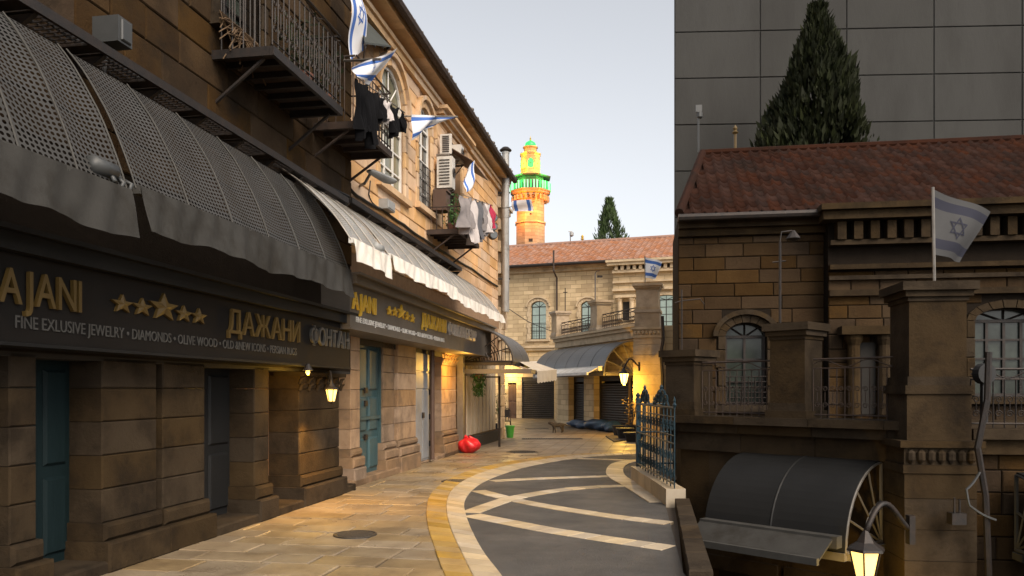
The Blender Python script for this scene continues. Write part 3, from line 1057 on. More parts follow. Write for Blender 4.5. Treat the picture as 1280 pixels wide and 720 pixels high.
def cypress(label, base, h, r, m, n, seed, group=None, top=0.3):
    t = thing('cypress_tree', label, 'tree', base, group)
    rng = random.Random(seed)
    x0, y0, z0 = base
    obj('trunk', MB().tube([(x0, y0, z0), (x0 + 0.05, y0, z0 + h * 0.3), (x0, y0, z0 + h * 0.8)], [r * 0.16, r * 0.12, r * 0.03], 8), 'bark', t)
    lobes = [(rng.uniform(0, 6.28), rng.uniform(0.35, 0.93), rng.uniform(0.62, 1.15)) for _ in range(95)]
    mb = MB()
    def rad(f):
        return r * (min(1, (f + 0.03) / 0.12) ** 0.6) * min(1.0, ((1 - f) / top) ** 0.95) + 0.02 * r
    for k in range(n):
        if k % 6 == 0:
            f = rng.random() ** 0.85
            th = rng.uniform(0, 6.283)
            q = math.sqrt(rng.random())
        else:
            L = lobes[rng.randrange(len(lobes))]
            f = min(0.985, max(0, L[1] + rng.uniform(0, 0.14)))
            th = L[0] + rng.gauss(0, 0.20)
            q = L[2] * rng.uniform(0.78, 1.04)
        R_ = rad(f) * q * (1 + 0.16 * math.sin(3 * th + f * 23 + seed) + 0.10 * math.sin(5 * th - f * 41))
        c = Vector((x0 + R_ * math.cos(th), y0 + R_ * math.sin(th), z0 + h * (0.06 + 0.94 * f)))
        up = Vector((0.35 * math.cos(th) + rng.gauss(0, 0.2), 0.35 * math.sin(th) + rng.gauss(0, 0.2), 1)).normalized()
        sd = Vector((rng.gauss(0, 1), rng.gauss(0, 1), rng.gauss(0, 0.3)))
        sd = (sd - up * sd.dot(up)).normalized()
        k2 = rng.random() ** 2
        l, w = h * (0.006 + 0.020 * k2), r * (0.014 + 0.045 * k2)
        mb.face([tuple(c - sd * w * 0.4), tuple(c + up * l * 0.5 - sd * w), tuple(c + up * l * 1.3), tuple(c + up * l * 0.45 + sd * w)][::1])
    obj('crown', mb, m, t)
    return t

def shutter_door(T, parent, a0, a1, v, z0, z1, m='shutter', slat=0.1, name='shutter'):
    fr = MB(T)
    fr.box(a0 - 0.05, a0, v - 0.06, v + 0.02, z0, z1 + 0.05)
    fr.box(a1, a1 + 0.05, v - 0.06, v + 0.02, z0, z1 + 0.05)
    fr.box(a0, a1, v - 0.06, v + 0.02, z1 - 0.22, z1 + 0.05)
    f = obj(name, fr, m, parent)
    n = int((z1 - 0.22 - z0) / slat)
    base = MB(T)
    me = None
    for k in range(n):
        z = z0 + k * slat
        s = MB(T)
        s.prism([(v + 0.0, z), (v - 0.030, z + slat * 0.25), (v - 0.030, z + slat * 0.72), (v + 0.0, z + slat * 0.97)], a0, a1, 'bc')
        obj('slat', s, m, f)
    return f

# ================================================================ SETTING: ground, lower court, paving
g = MB()
def quad(x0, x1, x2, x3, y0, y1, z):
    g.face([(x0, y0, z), (x1, y0, z), (x2, y1, z), (x3, y1, z)])
Z0 = -0.02
quad(-400, 400, 400, -400, -200, 5, Z0)
quad(-400, 1.5, 1.5, -400, 5, 7, Z0)
quad(-400, 1.5, 2.32, -400, 7, 11.3, Z0)
quad(-400, 2.32, 2.36, -400, 11.3, 14.5, Z0)
quad(14, 400, 400, 14, 5, 14.5, Z0)
quad(-400, 400, 400, -400, 14.5, 900, Z0)
tag(obj('ground', g, 'joint'), kind='structure')
PIT = -3.25
g = MB()
quad(1.2, 14, 14, 1.2, 5, 14.5, PIT)
for a, b in (((1.5, 5), (1.5, 7)), ((1.5, 7), (2.32, 11.3)), ((2.32, 11.3), (2.36, 14.5)), ((2.36, 14.5), (14, 14.5)), ((14, 14.5), (14, 5)), ((14, 5), (1.5, 5))):
    g.face([(*a, Z0), (*b, Z0), (*b, PIT), (*a, PIT)])
tag(obj('lower_court', g, 'dimmed_mortar'), kind='structure')

# far paving beyond the single slabs
st = MB(LEFT)
st.face([(20.5, 6, -0.003), (20.5, -12, -0.003), (62, -28, -0.003), (62, 10, -0.003)])
street = tag(obj('street', st, 'paving_far'), kind='structure')

inner_px = [(700, 850), (664, 780), (627, 720), (605, 691.5), (589.5, 663), (581.6, 641), (580.7, 628), (588, 615.8), (602, 604.7), (627, 593.7), (665, 582.6), (716, 574), (753.7, 570.3), (800, 568)]
outer_px = [(655, 850), (622, 780), (591, 720), (577, 691.5), (564, 663), (558.5, 641), (559, 625), (566, 612), (581, 600.5), (608, 589.3), (650, 579), (706, 571.2), (750, 568), (800, 566)]
yell_px = [(612, 850), (582, 780), (556, 720), (545, 691), (536, 663), (533, 641), (536, 623), (545, 610.5), (563, 598), (594, 586.5), (640, 576.5), (700, 569), (748, 566.2), (800, 564.4)]
def resample(P, n):
    D = [0]
    for i in range(1, len(P)):
        D.append(D[-1] + math.dist(P[i], P[i - 1]))
    out = []
    for k in range(n + 1):
        t = D[-1] * k / n
        i = max(j for j in range(len(D)) if D[j] <= t + 1e-9)
        i = min(i, len(P) - 2)
        f = (t - D[i]) / max(1e-9, D[i + 1] - D[i])
        out.append((P[i][0] * (1 - f) + P[i + 1][0] * f, P[i][1] * (1 - f) + P[i + 1][1] * f))
    return out
def smooth(P):
    out = []
    for i in range(len(P) - 1):
        p0, p1, p2, p3 = P[max(i - 1, 0)], P[i], P[i + 1], P[min(i + 2, len(P) - 1)]
        for k in range(6):
            t = k / 6
            out.append(tuple(0.5 * ((2 * p1[c]) + (-p0[c] + p2[c]) * t + (2 * p0[c] - 5 * p1[c] + 4 * p2[c] - p3[c]) * t * t + (-p0[c] + 3 * p1[c] - 3 * p2[c] + p3[c]) * t ** 3) for c in (0, 1)))
    out.append(P[-1])
    return out
def curve(px):
    return smooth([gp(*p) for p in px])
I_, O_, Y_ = curve(inner_px), curve(outer_px), curve(yell_px)
ASPH = I_ + [(2.62, 15.2), (2.14, 14.35), (2.13, 11.1), (1.50, 7.0), (1.48, 4.2)]
mb = MB()
mb.face([(p[0], p[1], 0.004) for p in ASPH][::-1])
asphalt = tag(obj('asphalt', mb, 'asphalt'), kind='structure')
def inside(p, P):
    c = False
    for i in range(len(P)):
        (x1, y1), (x2, y2) = P[i - 1], P[i]
        if (y1 > p[1]) != (y2 > p[1]) and p[0] < (x2 - x1) * (p[1] - y1) / (y2 - y1) + x1:
            c = not c
    return c
def strip(A, B, n, m, parent, z1):
    """row of paving stones between two edges"""
    A, B = resample(A, n), resample(B, n)
    for k in range(n):
        e = 0.022
        lerp = lambda p, q, t: (p[0] + (q[0] - p[0]) * t, p[1] + (q[1] - p[1]) * t)
        q = [lerp(A[k], A[k + 1], e), lerp(A[k], A[k + 1], 1 - e), lerp(B[k], B[k + 1], 1 - e), lerp(B[k], B[k + 1], e)]
        obj('band_stone', MB().slab(q[::-1] if True else q, -0.02, z1 + random.uniform(0, 0.003), 0.005), m, parent)
mkerb = tag(link('paved_border', None, None, (0, 8, 0)), kind='structure')
strip(O_, I_, 66, 'band_cream', mkerb, 0.012)
strip(Y_, O_, 62, 'band_yellow', mkerb, 0.008)
def band(px, hw, n, z=0.010):
    P = curve(px)
    L, Q = [], []
    for i in range(len(P)):
        a, b = P[max(i - 1, 0)], P[min(i + 1, len(P) - 1)]
        d = math.hypot(b[0] - a[0], b[1] - a[1])
        nx, ny = -(b[1] - a[1]) / d * hw, (b[0] - a[0]) / d * hw
        L.append((P[i][0] + nx, P[i][1] + ny))
        Q.append((P[i][0] - nx, P[i][1] - ny))
    strip(L, Q, n, 'band_cream', asphalt, z)
r6 = lambda *P: [(438 + x / 3.168, 540 + y / 3.168) for x, y in P]
band(r6((480, 331), (640, 362), (800, 393), (1040, 430), (1262, 462)), 0.15, 13)
band(r6((505, 234), (620, 265), (800, 300), (1050, 338), (1262, 364)), 0.13, 14, 0.0125)
band(r6((474, 322), (560, 290), (650, 263), (800, 236), (950, 221), (1105, 215)), 0.13, 14, 0.0145)
band(r6((560, 196), (720, 187), (1025, 176)), 0.13, 11, 0.0105)
band(r6((900, 106), (1020, 110), (1145, 116)), 0.12, 8, 0.0105)
band(r6((1145, 114), (1100, 119), (1060, 131), (1046, 158), (1060, 182), (1110, 210), (1165, 242), (1230, 281)), 0.17, 17, 0.0165)

# single paving slabs
rng = random.Random(3)
cand = []
s = 4.8
row = 0
while s < 21:
    d = rng.uniform(0.36, 0.50)
    v = 1.2
    v -= rng.uniform(0, 0.6)
    while v > -8.5:
        w = rng.uniform(0.45, 0.95)
        x, y, _ = LEFT(s + d / 2, v - w / 2, 0)
        v1 = v - w
        if not inside((x, y), ASPH) and y > 4.0 and x < (1.3 if y < 7.5 else 1.3 + (y - 7.5) * 0.19 if y < 15 else 2.2 + (y - 15)) and abs((x) / max(y, 1)) < 0.75 and v1 < 0.6:
            cand.append((y, s, d, v, w))
        v = v1
    s += d
    row += 1
pav = tag(link('pavement', None, None, (-2, 8, 0)), kind='structure')
cand.sort()
def slab_poly(c):
    _, s, d, v, w = c
    j = lambda: rng.uniform(-0.006, 0.006)
    e = 0.008
    return [LEFT(a + j(), b + j(), 0)[:2] for a, b in ((s + e, v - w + e), (s + d - e, v - w + e), (s + d - e, v - e), (s + e, v - e))]
vis = [c for c in cand if c[0] > 5.5]
near, rest = vis[:298], vis[298:]
for c in near:
    obj('slab', MB().slab(slab_poly(c), -0.03, rng.uniform(-0.008, 0.003), 0.008), 'paving', pav)
mb = MB()
for c in rest:
    mb.slab(slab_poly(c), -0.03, rng.uniform(-0.004, 0.003), 0.007)
obj('slab', mb, 'paving', pav, kind='stuff')
# manhole covers
def manhole(px, r, label):
    x, y = gp(*px)
    t = thing('manhole_cover', label, 'manhole cover', (x, y, 0), 'manhole covers in the paving')
    obj('rim', MB().lathe(x, y, [(r, -0.02), (r, 0.008), (r * 0.9, 0.010), (r * 0.9, -0.01)], 28), 'cast_iron', t)
    mb = MB().lathe(x, y, [(r * 0.885, -0.02), (r * 0.885, 0.005)], 28)
    for k in range(-5, 6):
        h = math.sqrt(max(0, 1 - (k / 6) ** 2)) * r * 0.8
        mb.box(x - h, x + h, y + k * r * 0.14 - 0.008, y + k * r * 0.14 + 0.008, 0.0, 0.011)
    obj('lid', mb, 'cast_iron', t)
manhole((444, 668), 0.24, 'round iron manhole cover in cream slabs beside the near shop wall')
manhole((573, 601.5), 0.30, 'round iron manhole cover set into the curved border paving')
manhole((653, 565), 0.42, 'dark iron manhole cover in the open paving near the red bag')
def grate(px, w, d, label):
    x, y = gp(*px)
    t = thing('drain_grate', label, 'drain', (x, y, 0), 'drain grates across the street')
    mb = MB().box(x - w, x + w, y - d, y - d + 0.03, -0.02, 0.008).box(x - w, x + w, y + d - 0.03, y + d, -0.02, 0.008)
    k = -w
    while k < w:
        mb.box(x + k, x + k + 0.03, y - d + 0.031, y + d - 0.031, -0.02, 0.006)
        k += 0.06
    obj('frame', mb, 'cast_iron', t)
    obj('sump', MB().box(x - w, x + w, y - d, y + d, -0.02, -0.0015), 'void', t)
grate((690, 548.5), 1.0, 0.22, 'long dark drain grate across the street below the cat')
grate((671, 536), 0.5, 0.2, 'short drain grate in the paving by the chair')

# ================================================================ LEFT BUILDING, pale stone with shops
SA, SB = sx(438) - 0.35, sx(627)
lb = thing('stone_building', 'pale golden stone building with laundry, flags and closed shops below', 'building', LEFT(SA, 0, 0))
Wz = 5.55
def hole(c, w, z0, zs, rise, m=0.0):
    return (c - w / 2 - m, c + w / 2 + m, z0, zs + rise + m, rise + m)
wA = ((sx(472) + sx(505)) / 2, 1.5, 5.45, 7.1, 0.72)
wB = ((sx(521) + sx(538)) / 2, 1.0, 5.6, 7.35, 0.45)
wC = (20.6, 1.5, 5.5, 7.75, 0.02)
wD = (sx(438) - 0.9, 1.2, 5.5, 7.15, 0.5)
WINS = [wA, wB, wC]
holes = [hole(*w) for w in WINS]
bh = [hole(*w, m=0.16) for w in WINS]
EZ = 8.62
wall(LEFT, lb, 'mortar', SA, SB, 2.5, EZ, holes, back=6)
blocks(LEFT, lb, 'stone', SA, SB - 0.75, 3.9, 8.1, bh, 0.31, (0.5, 0.95), limit=298)
arch_window(LEFT, lb, *wA, 'stone_trim', 'white_paint', 'curtain_glass', nx=3, nz=4, grille=None, depth=0.09)
arch_window(LEFT, lb, *wB, 'stone_trim', 'white_paint', 'glass', nx=2, nz=5, grille=(0.12, 0.55), depth=0.09)
arch_window(LEFT, lb, *wC, 'stone_trim', 'brown_paint', 'glass', nx=2, nz=3, hood=False)
obj('label_mould', MB(LEFT).box(18.85, 21.75, -0.20, 0.0, 8.03, 8.12).box(18.78, 21.82, -0.30, 0.0, 8.122, 8.2).box(18.95, 21.65, -0.1, 0, 7.94, 8.028), 'stone_trim', lb)
# cornice in single lengths, string course
rng = random.Random(11)
s = SA
while s < SB:
    e = min(SB, s + rng.uniform(0.9, 1.4))
    obj('cornice_stone', MB(LEFT).box(s + 0.004, e - 0.004, -0.10, 0, 8.11, 8.24).box(s + 0.004, e - 0.004, -0.15, 0, 8.243, 8.33).box(s + 0.004, e - 0.004, -0.05, 0, 8.333, 8.47).box(s + 0.004, e - 0.004, -0.33, 0, 8.473, 8.62), 'stone_trim', lb)
    s = e
# quoins of the far corner
z = 0.0
k = 0
while z < 8.05:
    h = 0.36
    a = SB - (0.72 if k % 2 else 0.5)
    obj('quoin', MB(LEFT).block(a + 0.005, SB + 0.03, -0.10 - rng.uniform(0, 0.012), 0.0, z + 0.004, min(8.1, z + h) - 0.004, 0.02), 'stone_rough', lb)
    z += h
    k += 1
# roof: tile edge, gutter
rf = obj('roof', MB(LEFT).prism([(-0.40, 8.64), (5, 10.5), (5, 10.6), (-0.40, 8.72)], SA, SB + 0.2, 'bc'), 'grey_tile', lb)
s = SA
while s < SB + 0.2:
    L = rng.uniform(0.16, 0.24)
    o = 0.42 + rng.uniform(-0.03, 0.03)
    dz = rng.uniform(-0.012, 0.012) - 0.02
    mb = MB(LEFT)
    mb.tube([(s + L / 2, -o, 8.71 + dz), (s + L / 2, 0.3, 9.0 + dz)], [L * 0.40, L * 0.36], 7)
    obj('eave_tile', mb, 'grey_tile', rf)
    s += L * 1.02
obj('gutter', MB(LEFT).tube([(SA, -0.44, 8.60), (16, -0.45, 8.585), (22, -0.44, 8.60), (SB + 0.1, -0.44, 8.59)], 0.085, 8), 'rust_iron', rf)

# ---- shop level
def shop_pier(s0, s1, o, z1, m, parent, base=True, rows=None, capital=False):
    z, k = (0.62 if base else 0.0), 0
    if base:
        mb = MB(LEFT)
        mb.block(s0 - 0.07, s1 + 0.07, -o - 0.10, 0.3, -0.02, 0.30, 0.02)
        mb.block(s0 - 0.055, s1 + 0.055, -o - 0.085, 0.3, 0.303, 0.48, 0.03)
        mb.block(s0 - 0.03, s1 + 0.03, -o - 0.05, 0.3, 0.483, 0.618, 0.045)
        obj('pier_base', mb, 'stone_base' if m == 'shop_stone' else m, parent)
    zt = z1 - (0.34 if capital else 0)
    while z < zt - 0.05:
        h = min(0.33, zt - z)
        obj('pier_stone', MB(LEFT).block(s0, s1, -o, 0.35, z + 0.003, z + h - 0.003, 0.010), m, parent)
        z += h
    if capital:
        mb = MB(LEFT)
        mb.box(s0 - 0.02, s1 + 0.02, -o - 0.02, 0.3, zt + 0.003, zt + 0.06)
        mb.box(s0 - 0.10, s1 + 0.10, -o - 0.12, 0.3, z1 - 0.08, z1)
        n = 7
        for r in range(2):
            for q in range(n):
                a = s0 + (s1 - s0) * (q + 0.5 * r) / (n - 1)
                zc = zt + 0.07 + 0.09 * r
                mb.tube([(a, -o - 0.01, zc), (a, -o - 0.05, zc + 0.07), (a, -o - 0.10, zc + 0.09)], [0.035, 0.03, 0.012], 5)
        mb.box(s0 - 0.03, s1 + 0.03, -o - 0.03, 0.3, zt + 0.063, z1 - 0.083)
        obj('capital', mb, m, parent)
# back of the recesses and a stone threshold
obj('recess', MB(LEFT).box(SA, sx(583), 0.62, 0.7, 0, 2.5).box(SA, sx(583), 0.0, 0.62, 2.40, 2.495), 'void', lb)
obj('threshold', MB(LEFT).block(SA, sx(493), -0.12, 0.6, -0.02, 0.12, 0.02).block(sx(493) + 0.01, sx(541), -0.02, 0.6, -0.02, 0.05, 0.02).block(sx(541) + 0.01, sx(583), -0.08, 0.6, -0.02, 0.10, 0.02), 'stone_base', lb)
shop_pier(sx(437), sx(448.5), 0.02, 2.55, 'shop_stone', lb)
shop_pier(sx(479), sx(493), 0.00, 2.55, 'stone_base', lb)  # shaded pilaster: darker stone colour stands in for shade
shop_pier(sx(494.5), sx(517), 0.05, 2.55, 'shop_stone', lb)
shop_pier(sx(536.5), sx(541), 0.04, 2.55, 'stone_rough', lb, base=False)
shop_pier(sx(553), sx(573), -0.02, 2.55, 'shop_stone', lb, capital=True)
# teal panelled double door
def leaf(parent, s0, s1, v, z0, z1, m, cols=2, rows=3):
    d = obj('door', MB(LEFT).box(s0, s1, v, v + 0.05, z0, z1), m, parent)
    w = (s1 - s0) / cols
    zs = [0.0, 0.30, 0.62, 1.0][:rows + 1] if rows == 3 else [k / rows for k in range(rows + 1)]
    for c in range(cols):
        for r in range(rows):
            a, b = s0 + c * w + 0.07, s0 + (c + 1) * w - 0.07
            p, q = z0 + (z1 - z0) * zs[r] + 0.07, z0 + (z1 - z0) * zs[r + 1] - 0.05
            obj('door_panel', MB(LEFT).block(a, b, v - 0.035, v, p, q, 0.03), m, d)
    return d
d = leaf(lb, sx(449), sx(478.5), 0.10, 0.12, 2.40, 'teal_wood', 2, 3)
obj('crossbar', MB(LEFT).box(sx(449), sx(478.5), 0.035, 0.06, 1.08, 1.14), 'teal_wood', d)
for z in (0.72, 1.32, 1.55):
    obj('door_lock', MB(LEFT).box(sx(459), sx(462), 0.03, 0.064, z, z + 0.10), 'iron', d)
obj('door_frame', MB(LEFT).box(sx(448.6), sx(449) - 0.004, 0.04, 0.3, 0.12, 2.4).box(sx(478.5) + 0.004, sx(479), 0.04, 0.3, 0.12, 2.4).box(sx(448.6), sx(479), 0.04, 0.3, 2.402, 2.5), 'teal_wood', d)
# grey steel door
d = obj('door', MB(LEFT).box(sx(518.5), sx(536), 0.0, 0.05, 0.06, 2.42), 'grey_door', lb)
for a, b, c, e in ((519, 527, 0.1, 1.60), (527.6, 535.6, 0.1, 1.60), (519, 535.6, 1.64, 1.98), (519, 535.6, 2.02, 2.40)):
    obj('door_panel', MB(LEFT).block(sx(a), sx(b), -0.015, 0.0, c, e, 0.006), 'grey_door', d)
for z in (0.35, 0.95, 1.5):
    obj('hinge', MB(LEFT).tube([(sx(535.8), -0.025, z), (sx(535.8), -0.025, z + 0.12)], 0.02, 6), 'iron', d)
obj('door_lock', MB(LEFT).box(sx(526.5), sx(528.2), -0.05, -0.002, 1.0, 1.12), 'iron', d)
obj('drainpipe', MB(LEFT).tube([(sx(540.5, .1), -0.10, 0.05), (sx(540.5, .1), -0.10, 2.5)], 0.05, 8), 'brown_paint', lb)
obj('post', MB(LEFT).box(sx(575, .1), sx(575, .1) + 0.16, -0.18, -0.02, 0, 2.5), 'steel', lb)
lamp('alcove_bulb', LEFT(sx(557), -0.62, 2.15), 62, (1.0, 0.52, 0.08), 0.05, lb)

# far shop under the barrel awning: beige panels
pn = obj('shop_panels', MB(LEFT).box(sx(583), SB - 0.75, 0.06, 0.12, 0.0, 2.6), 'brown_paint', lb)
a, b = sx(585), SB - 0.85
for k in range(8):
    p, q = a + (b - a) * k / 8, a + (b - a) * (k + 1) / 8 - 0.10
    obj('panel', MB(LEFT).block(p, q, 0.02, 0.06, 0.36, 2.45, 0.008), 'beige_panel', pn)
obj('plinth', MB(LEFT).box(sx(583), SB - 0.75, -0.08, 0.05, -0.01, 0.32), 'void', pn)

# ---- sign and awnings of the pale building
S6 = lambda x: sx(x, 0.6)
Z6 = lambda x, y: zz(x, y, 0.6)
small = 'FINE EXLUSIVE JEWELRY \u2022 DIAMONDS \u2022 OLIVE WOOD \u2022 OLD &NEW ICONS \u2022 PERSIAN RUGS'
signboard('long brown shop sign with raised gold letters and five gold stars above the teal door', S6(437.6), S6(614), 0.0, 0.6, 2.53, 3.16, 'sign_brown', 'fascia',
          [('AJANI', S6(438.5), S6(468), 2.80, 3.07, 'g'), ('ДАЖАНИ', S6(526), S6(556), 2.82, 3.09, 'g'), ('ФОНТАН БАЗАР', S6(559), S6(594), 2.82, 3.07, 's')],
          [(S6(485.5), 2.93, 0.085), (S6(492.5), 2.94, 0.085), (S6(500.5), 2.97, 0.135), (S6(508), 2.93, 0.085), (S6(514.5), 2.92, 0.085)],
          [(small, S6(444.5), S6(555), 2.62, 2.70)], 'gold', 'silver', 'sign_white')
GA = 'mesh awnings over the pale shops'
SO = lambda x: sx(x, 1.25)
awning('grey mesh awning with cream valance ending beside the gold word AJANI', SO(438.5), SO(485), 0.25, 4.45, 1.25, 3.47, 0.30, 'mesh_sheet', 'canvas', 'white_paint', GA, 3)
awning('long grey mesh awning with cream valance above the five gold stars', SO(485.8), SO(570), 0.25, 4.45, 1.25, 3.52, 0.24, 'mesh_sheet', 'canvas', 'white_paint', GA, 6)
awning('grey mesh awning with cream valance at the far end of the brown sign', SO(570.6), SO(627), 0.25, 4.40, 1.25, 3.44, 0.22, 'mesh_sheet', 'canvas', 'white_paint', GA, 6)
ledge('dark steel bracket ledge along the pale wall above the grey awnings', sx(438, .32), sx(576, .32), 4.56, 0.32, 'iron', 8, 'steel ledges on the facades')
def motor(s, o, z, lbl, m):
    t = thing('awning_motor', lbl, 'awning motor', LEFT(s, -o, z))
    obj('housing', MB(LEFT).tube([(s - 0.12, -o, z), (s + 0.12, -o, z)], 0.065, 10), m, t, True)
    obj('coil', MB(LEFT).tube([(s + 0.02 * k + 0.05, -o - 0.07 * math.cos(k * 1.3), z - 0.09 + 0.07 * math.sin(k * 1.3)) for k in range(14)], 0.018, 6), m, t, True)
motor(SO(480), 1.16, 3.60, 'small grey awning winder where two mesh awnings meet', 'grey_box')
# cables
def cable(label, pts, r=0.02, m='black', name='cable'):
    P = [Vector(p) for p in pts]
    out = []
    for i in range(len(P) - 1):
        for k in range(6):
            t = k / 6
            q = P[i].lerp(P[i + 1], t)
            q.z -= 0.02 * math.sin(t * math.pi)
            out.append(q)
    out.append(P[-1])
    return solo(name, MB().tube(out, r, 5), m, label, 'cable', 'cables along the walls')
cable('black cable running along the pale wall above the awning ledge', [LEFT(sx(x, .05), -0.05, zz(x, y, .05)) for x, y in ((438.5, 237), (452, 248), (480, 263), (505, 281), (530, 299), (560, 318), (590, 336), (622, 358))], 0.028)
cable('thin wire hanging below the flood lamp on the pale wall', [LEFT(sx(x, .04), -0.04, zz(x, y, .04)) for x, y in ((463, 226), (461, 243), (466, 254), (480, 262))], 0.012)
cable('overhead wire stretched from the stovepipe carrying a flag', [at(628, 260, 25.5), at(640, 258, 25.3), at(668, 252, 24.5)], 0.012)
cable('thin cable sagging across the wall of the tiled roof building', [at(632, 383, 44.5), at(660, 402, 44.5), at(690, 414, 43.5)], 0.02)
# junction box, flood lamp
t = thing('junction_box', 'small grey junction box fixed to pale stone above the cable', 'junction box', LEFT(sx(483), -0.02, 4.9))
x0, x1 = sx(478.5, .1), sx(488, .1)
obj('case', MB(LEFT).box(x0, x1, -0.19, -0.02, zz(484, 264, .1), zz(484, 252, .1)), 'grey_box', t)
obj('lid', MB(LEFT).block(x0 + 0.02, x1 - 0.02, -0.205, -0.19, zz(484, 263, .1), zz(484, 253, .1)), 'grey_box', t)
t = thing('flood_lamp', 'long grey street flood lamp on an arm below the black laundry', 'lamp', LEFT(sx(452), -0.02, zz(452, 235)))
p, q = at(462, 213, 12.6), at(489, 227, 13.2)
mb = MB()
d = Vector(q) - Vector(p)
def hd(u, w):
    c = Vector(p) + d * u
    a = 2 * math.pi * w
    r = 0.10 * (0.7 + 0.5 * u) * (0.35 if u in (0.0, 1.0) else 1)
    return (c.x + r * math.cos(a) * 1.2, c.y + r * 0.4 * math.cos(a), c.z + r * 0.55 * math.sin(a))
obj('head', mb.grid(hd, 8, 12), 'grey_box', t, True)
obj('arm', MB().tube([LEFT(sx(449), -0.02, zz(449, 232)), at(456, 229, 12.9), at(464, 215, 12.7)], 0.025, 6), 'steel', t)

# ---- air conditioners, awning over the window, balconies
ac_unit(LEFT, 'upper air conditioner mounted beside the arched grille window', sx(551, .12), sx(566, .4), 0.10, 0.38, zz(560, 193, .28), zz(560, 168, .28))
ac_unit(LEFT, 'small air conditioner tucked under the stone label moulding', sx(568, .12), sx(578, .4), 0.10, 0.36, zz(574, 203, .28), zz(574, 183, .28))
ac_unit(LEFT, 'big air conditioner with louvred end above the brown box', sx(547, .12), sx(571, .5), 0.10, 0.46, zz(558, 237, .28), zz(558, 198, .28))
mb = MB(LEFT)
for k in range(9):
    a = sx(571, .3) + k * 0.2
    mb.box(a, a + 0.185, -0.75, -0.05, 7.15 - 0.01, 7.17)
t = thing('window_canopy', 'small brown slatted canopy over the window behind the air conditioners', 'awning', LEFT(20, 0, 7.1))
for k in range(9):
    a = sx(565, .3) + k * 0.2
    obj('slat', MB(LEFT).prism([(-0.05, 7.45), (-0.8, 6.98), (-0.8, 7.0), (-0.05, 7.48)], a, a + 0.185, 'bc'), 'brown_paint', t)
t = thing('storage_box', 'brown metal box hung under the big air conditioner', 'box', LEFT(sx(546, .4), -0.1, 5.6))
s0, s1 = sx(547, .1), sx(560, .45)
z0, z1 = zz(553, 264, .28), zz(553, 241, .28)
obj('body', MB(LEFT).box(s0, s1, -0.40, -0.1, z0, z1), 'brown_paint', t)
obj('lid', MB(LEFT).box(s0 - 0.02, s1 + 0.02, -0.43, -0.09, z1 + 0.003, z1 + 0.05), 'brown_paint', t)
balcony(LEFT, 'small iron balcony with plants below the air conditioners', sx(562, .55), sx(594, .7), 0.75, zz(575, 290, .7), zz(575, 262, .7), 'rust_iron', group='iron balconies')
balcony(LEFT, 'rusty iron balcony with black laundry in front of the arched window', sx(439, .75), sx(483, .75), 0.8, 5.42, 6.35, 'rust_iron', group='iron balconies')
# plants on the small balcony
def potted(label, at_, r, h, potm, leafm, n, seed, spread=0.35, cat='plant', name='potted_plant'):
    x, y, z = at_
    t = thing(name, label, cat, at_)
    obj('pot', MB().lathe(x, y, [(r * 0.75, z), (r, z + r * 1.5), (r * 1.1, z + r * 1.5), (r * 1.1, z + r * 1.75), (r * 0.95, z + r * 1.75), (r * 0.9, z + r * 1.5)], 14), potm, t)
    rr = random.Random(seed)
    mb = MB()
    for k in range(n):
        a, q = rr.uniform(0, 6.28), rr.random() ** 0.5 * spread
        c = Vector((x + q * math.cos(a), y + q * math.sin(a), z + r * 1.6 + rr.random() * h))
        u = Vector((rr.gauss(0, 1), rr.gauss(0, 1), rr.gauss(0.4, 1))).normalized()
        w = u.orthogonal().normalized()
        l = rr.uniform(0.04, 0.09)
        mb.face([tuple(c), tuple(c + u * l * 0.5 + w * l * 0.35), tuple(c + u * l), tuple(c + u * l * 0.5 - w * l * 0.35)])
    for k in range(6):
        a = rr.uniform(0, 6.28)
        mb.tube([(x, y, z + r * 1.5), (x + spread * 0.6 * math.cos(a), y + spread * 0.6 * math.sin(a), z + r * 1.6 + h * 0.8)], 0.008, 4)
    obj('foliage', mb, leafm, t)
    return t
zb = zz(575, 290, .7)
potted('leafy potted plant on the small iron balcony behind grey laundry', LEFT(sx(568, .5), -0.45, zb + 0.03), 0.12, 0.7, 'terracotta', 'ivy_leaf', 160, 5, 0.28)
potted('second potted plant on the small iron balcony next to the clothes', LEFT(sx(578, .5), -0.4, zb + 0.03), 0.12, 0.55, 'terracotta', 'ivy_leaf', 130, 6, 0.26)
# laundry lines on outriggers
def out_line(label, a, b):
    return solo('clothes_line', MB().tube([a, b], 0.009, 5), 'steel', label, 'clothes line', 'clothes lines')
L1a, L1b = LEFT(sx(446, 1.0), -1.0, zz(446, 96, 1.0)), LEFT(sx(506, 1.0), -1.0, zz(506, 141, 1.0))
out_line('clothes line holding black garments in front of the arched window', L1a, L1b)
def on(a, b, t, dz=0.0):
    p = Vector(a).lerp(Vector(b), t)
    p.z += dz
    return tuple(p)
for lbl, t0, t1, dr, m, sd in (('long black coat hanging at the near end of the upper clothes line', 0.00, 0.17, 0.78, 'black_cloth', 1),
                               ('wide black robe hanging second on the upper clothes line', 0.15, 0.40, 0.80, 'black_cloth', 2),
                               ('short black skirt hanging in the middle of the upper clothes line', 0.38, 0.52, 0.42, 'black_cloth', 3),
                               ('pale shirt hanging between black garments on the upper clothes line', 0.50, 0.66, 0.36, 'pale_cloth', 4),
                               ('narrow black trousers hanging past the pale shirt', 0.68, 0.82, 0.50, 'black_cloth', 8),
                               ('single black sock hanging last on the upper clothes line', 0.90, 0.97, 0.34, 'black_cloth', 9)):
    garment(lbl, on(L1a, L1b, t0), on(L1a, L1b, t1), dr, m, sd)
L2a, L2b = at(577, 243, 17.2), at(616, 257, 20.6)
out_line('clothes line with grey shirts beyond the small iron balcony', L2a, L2b)
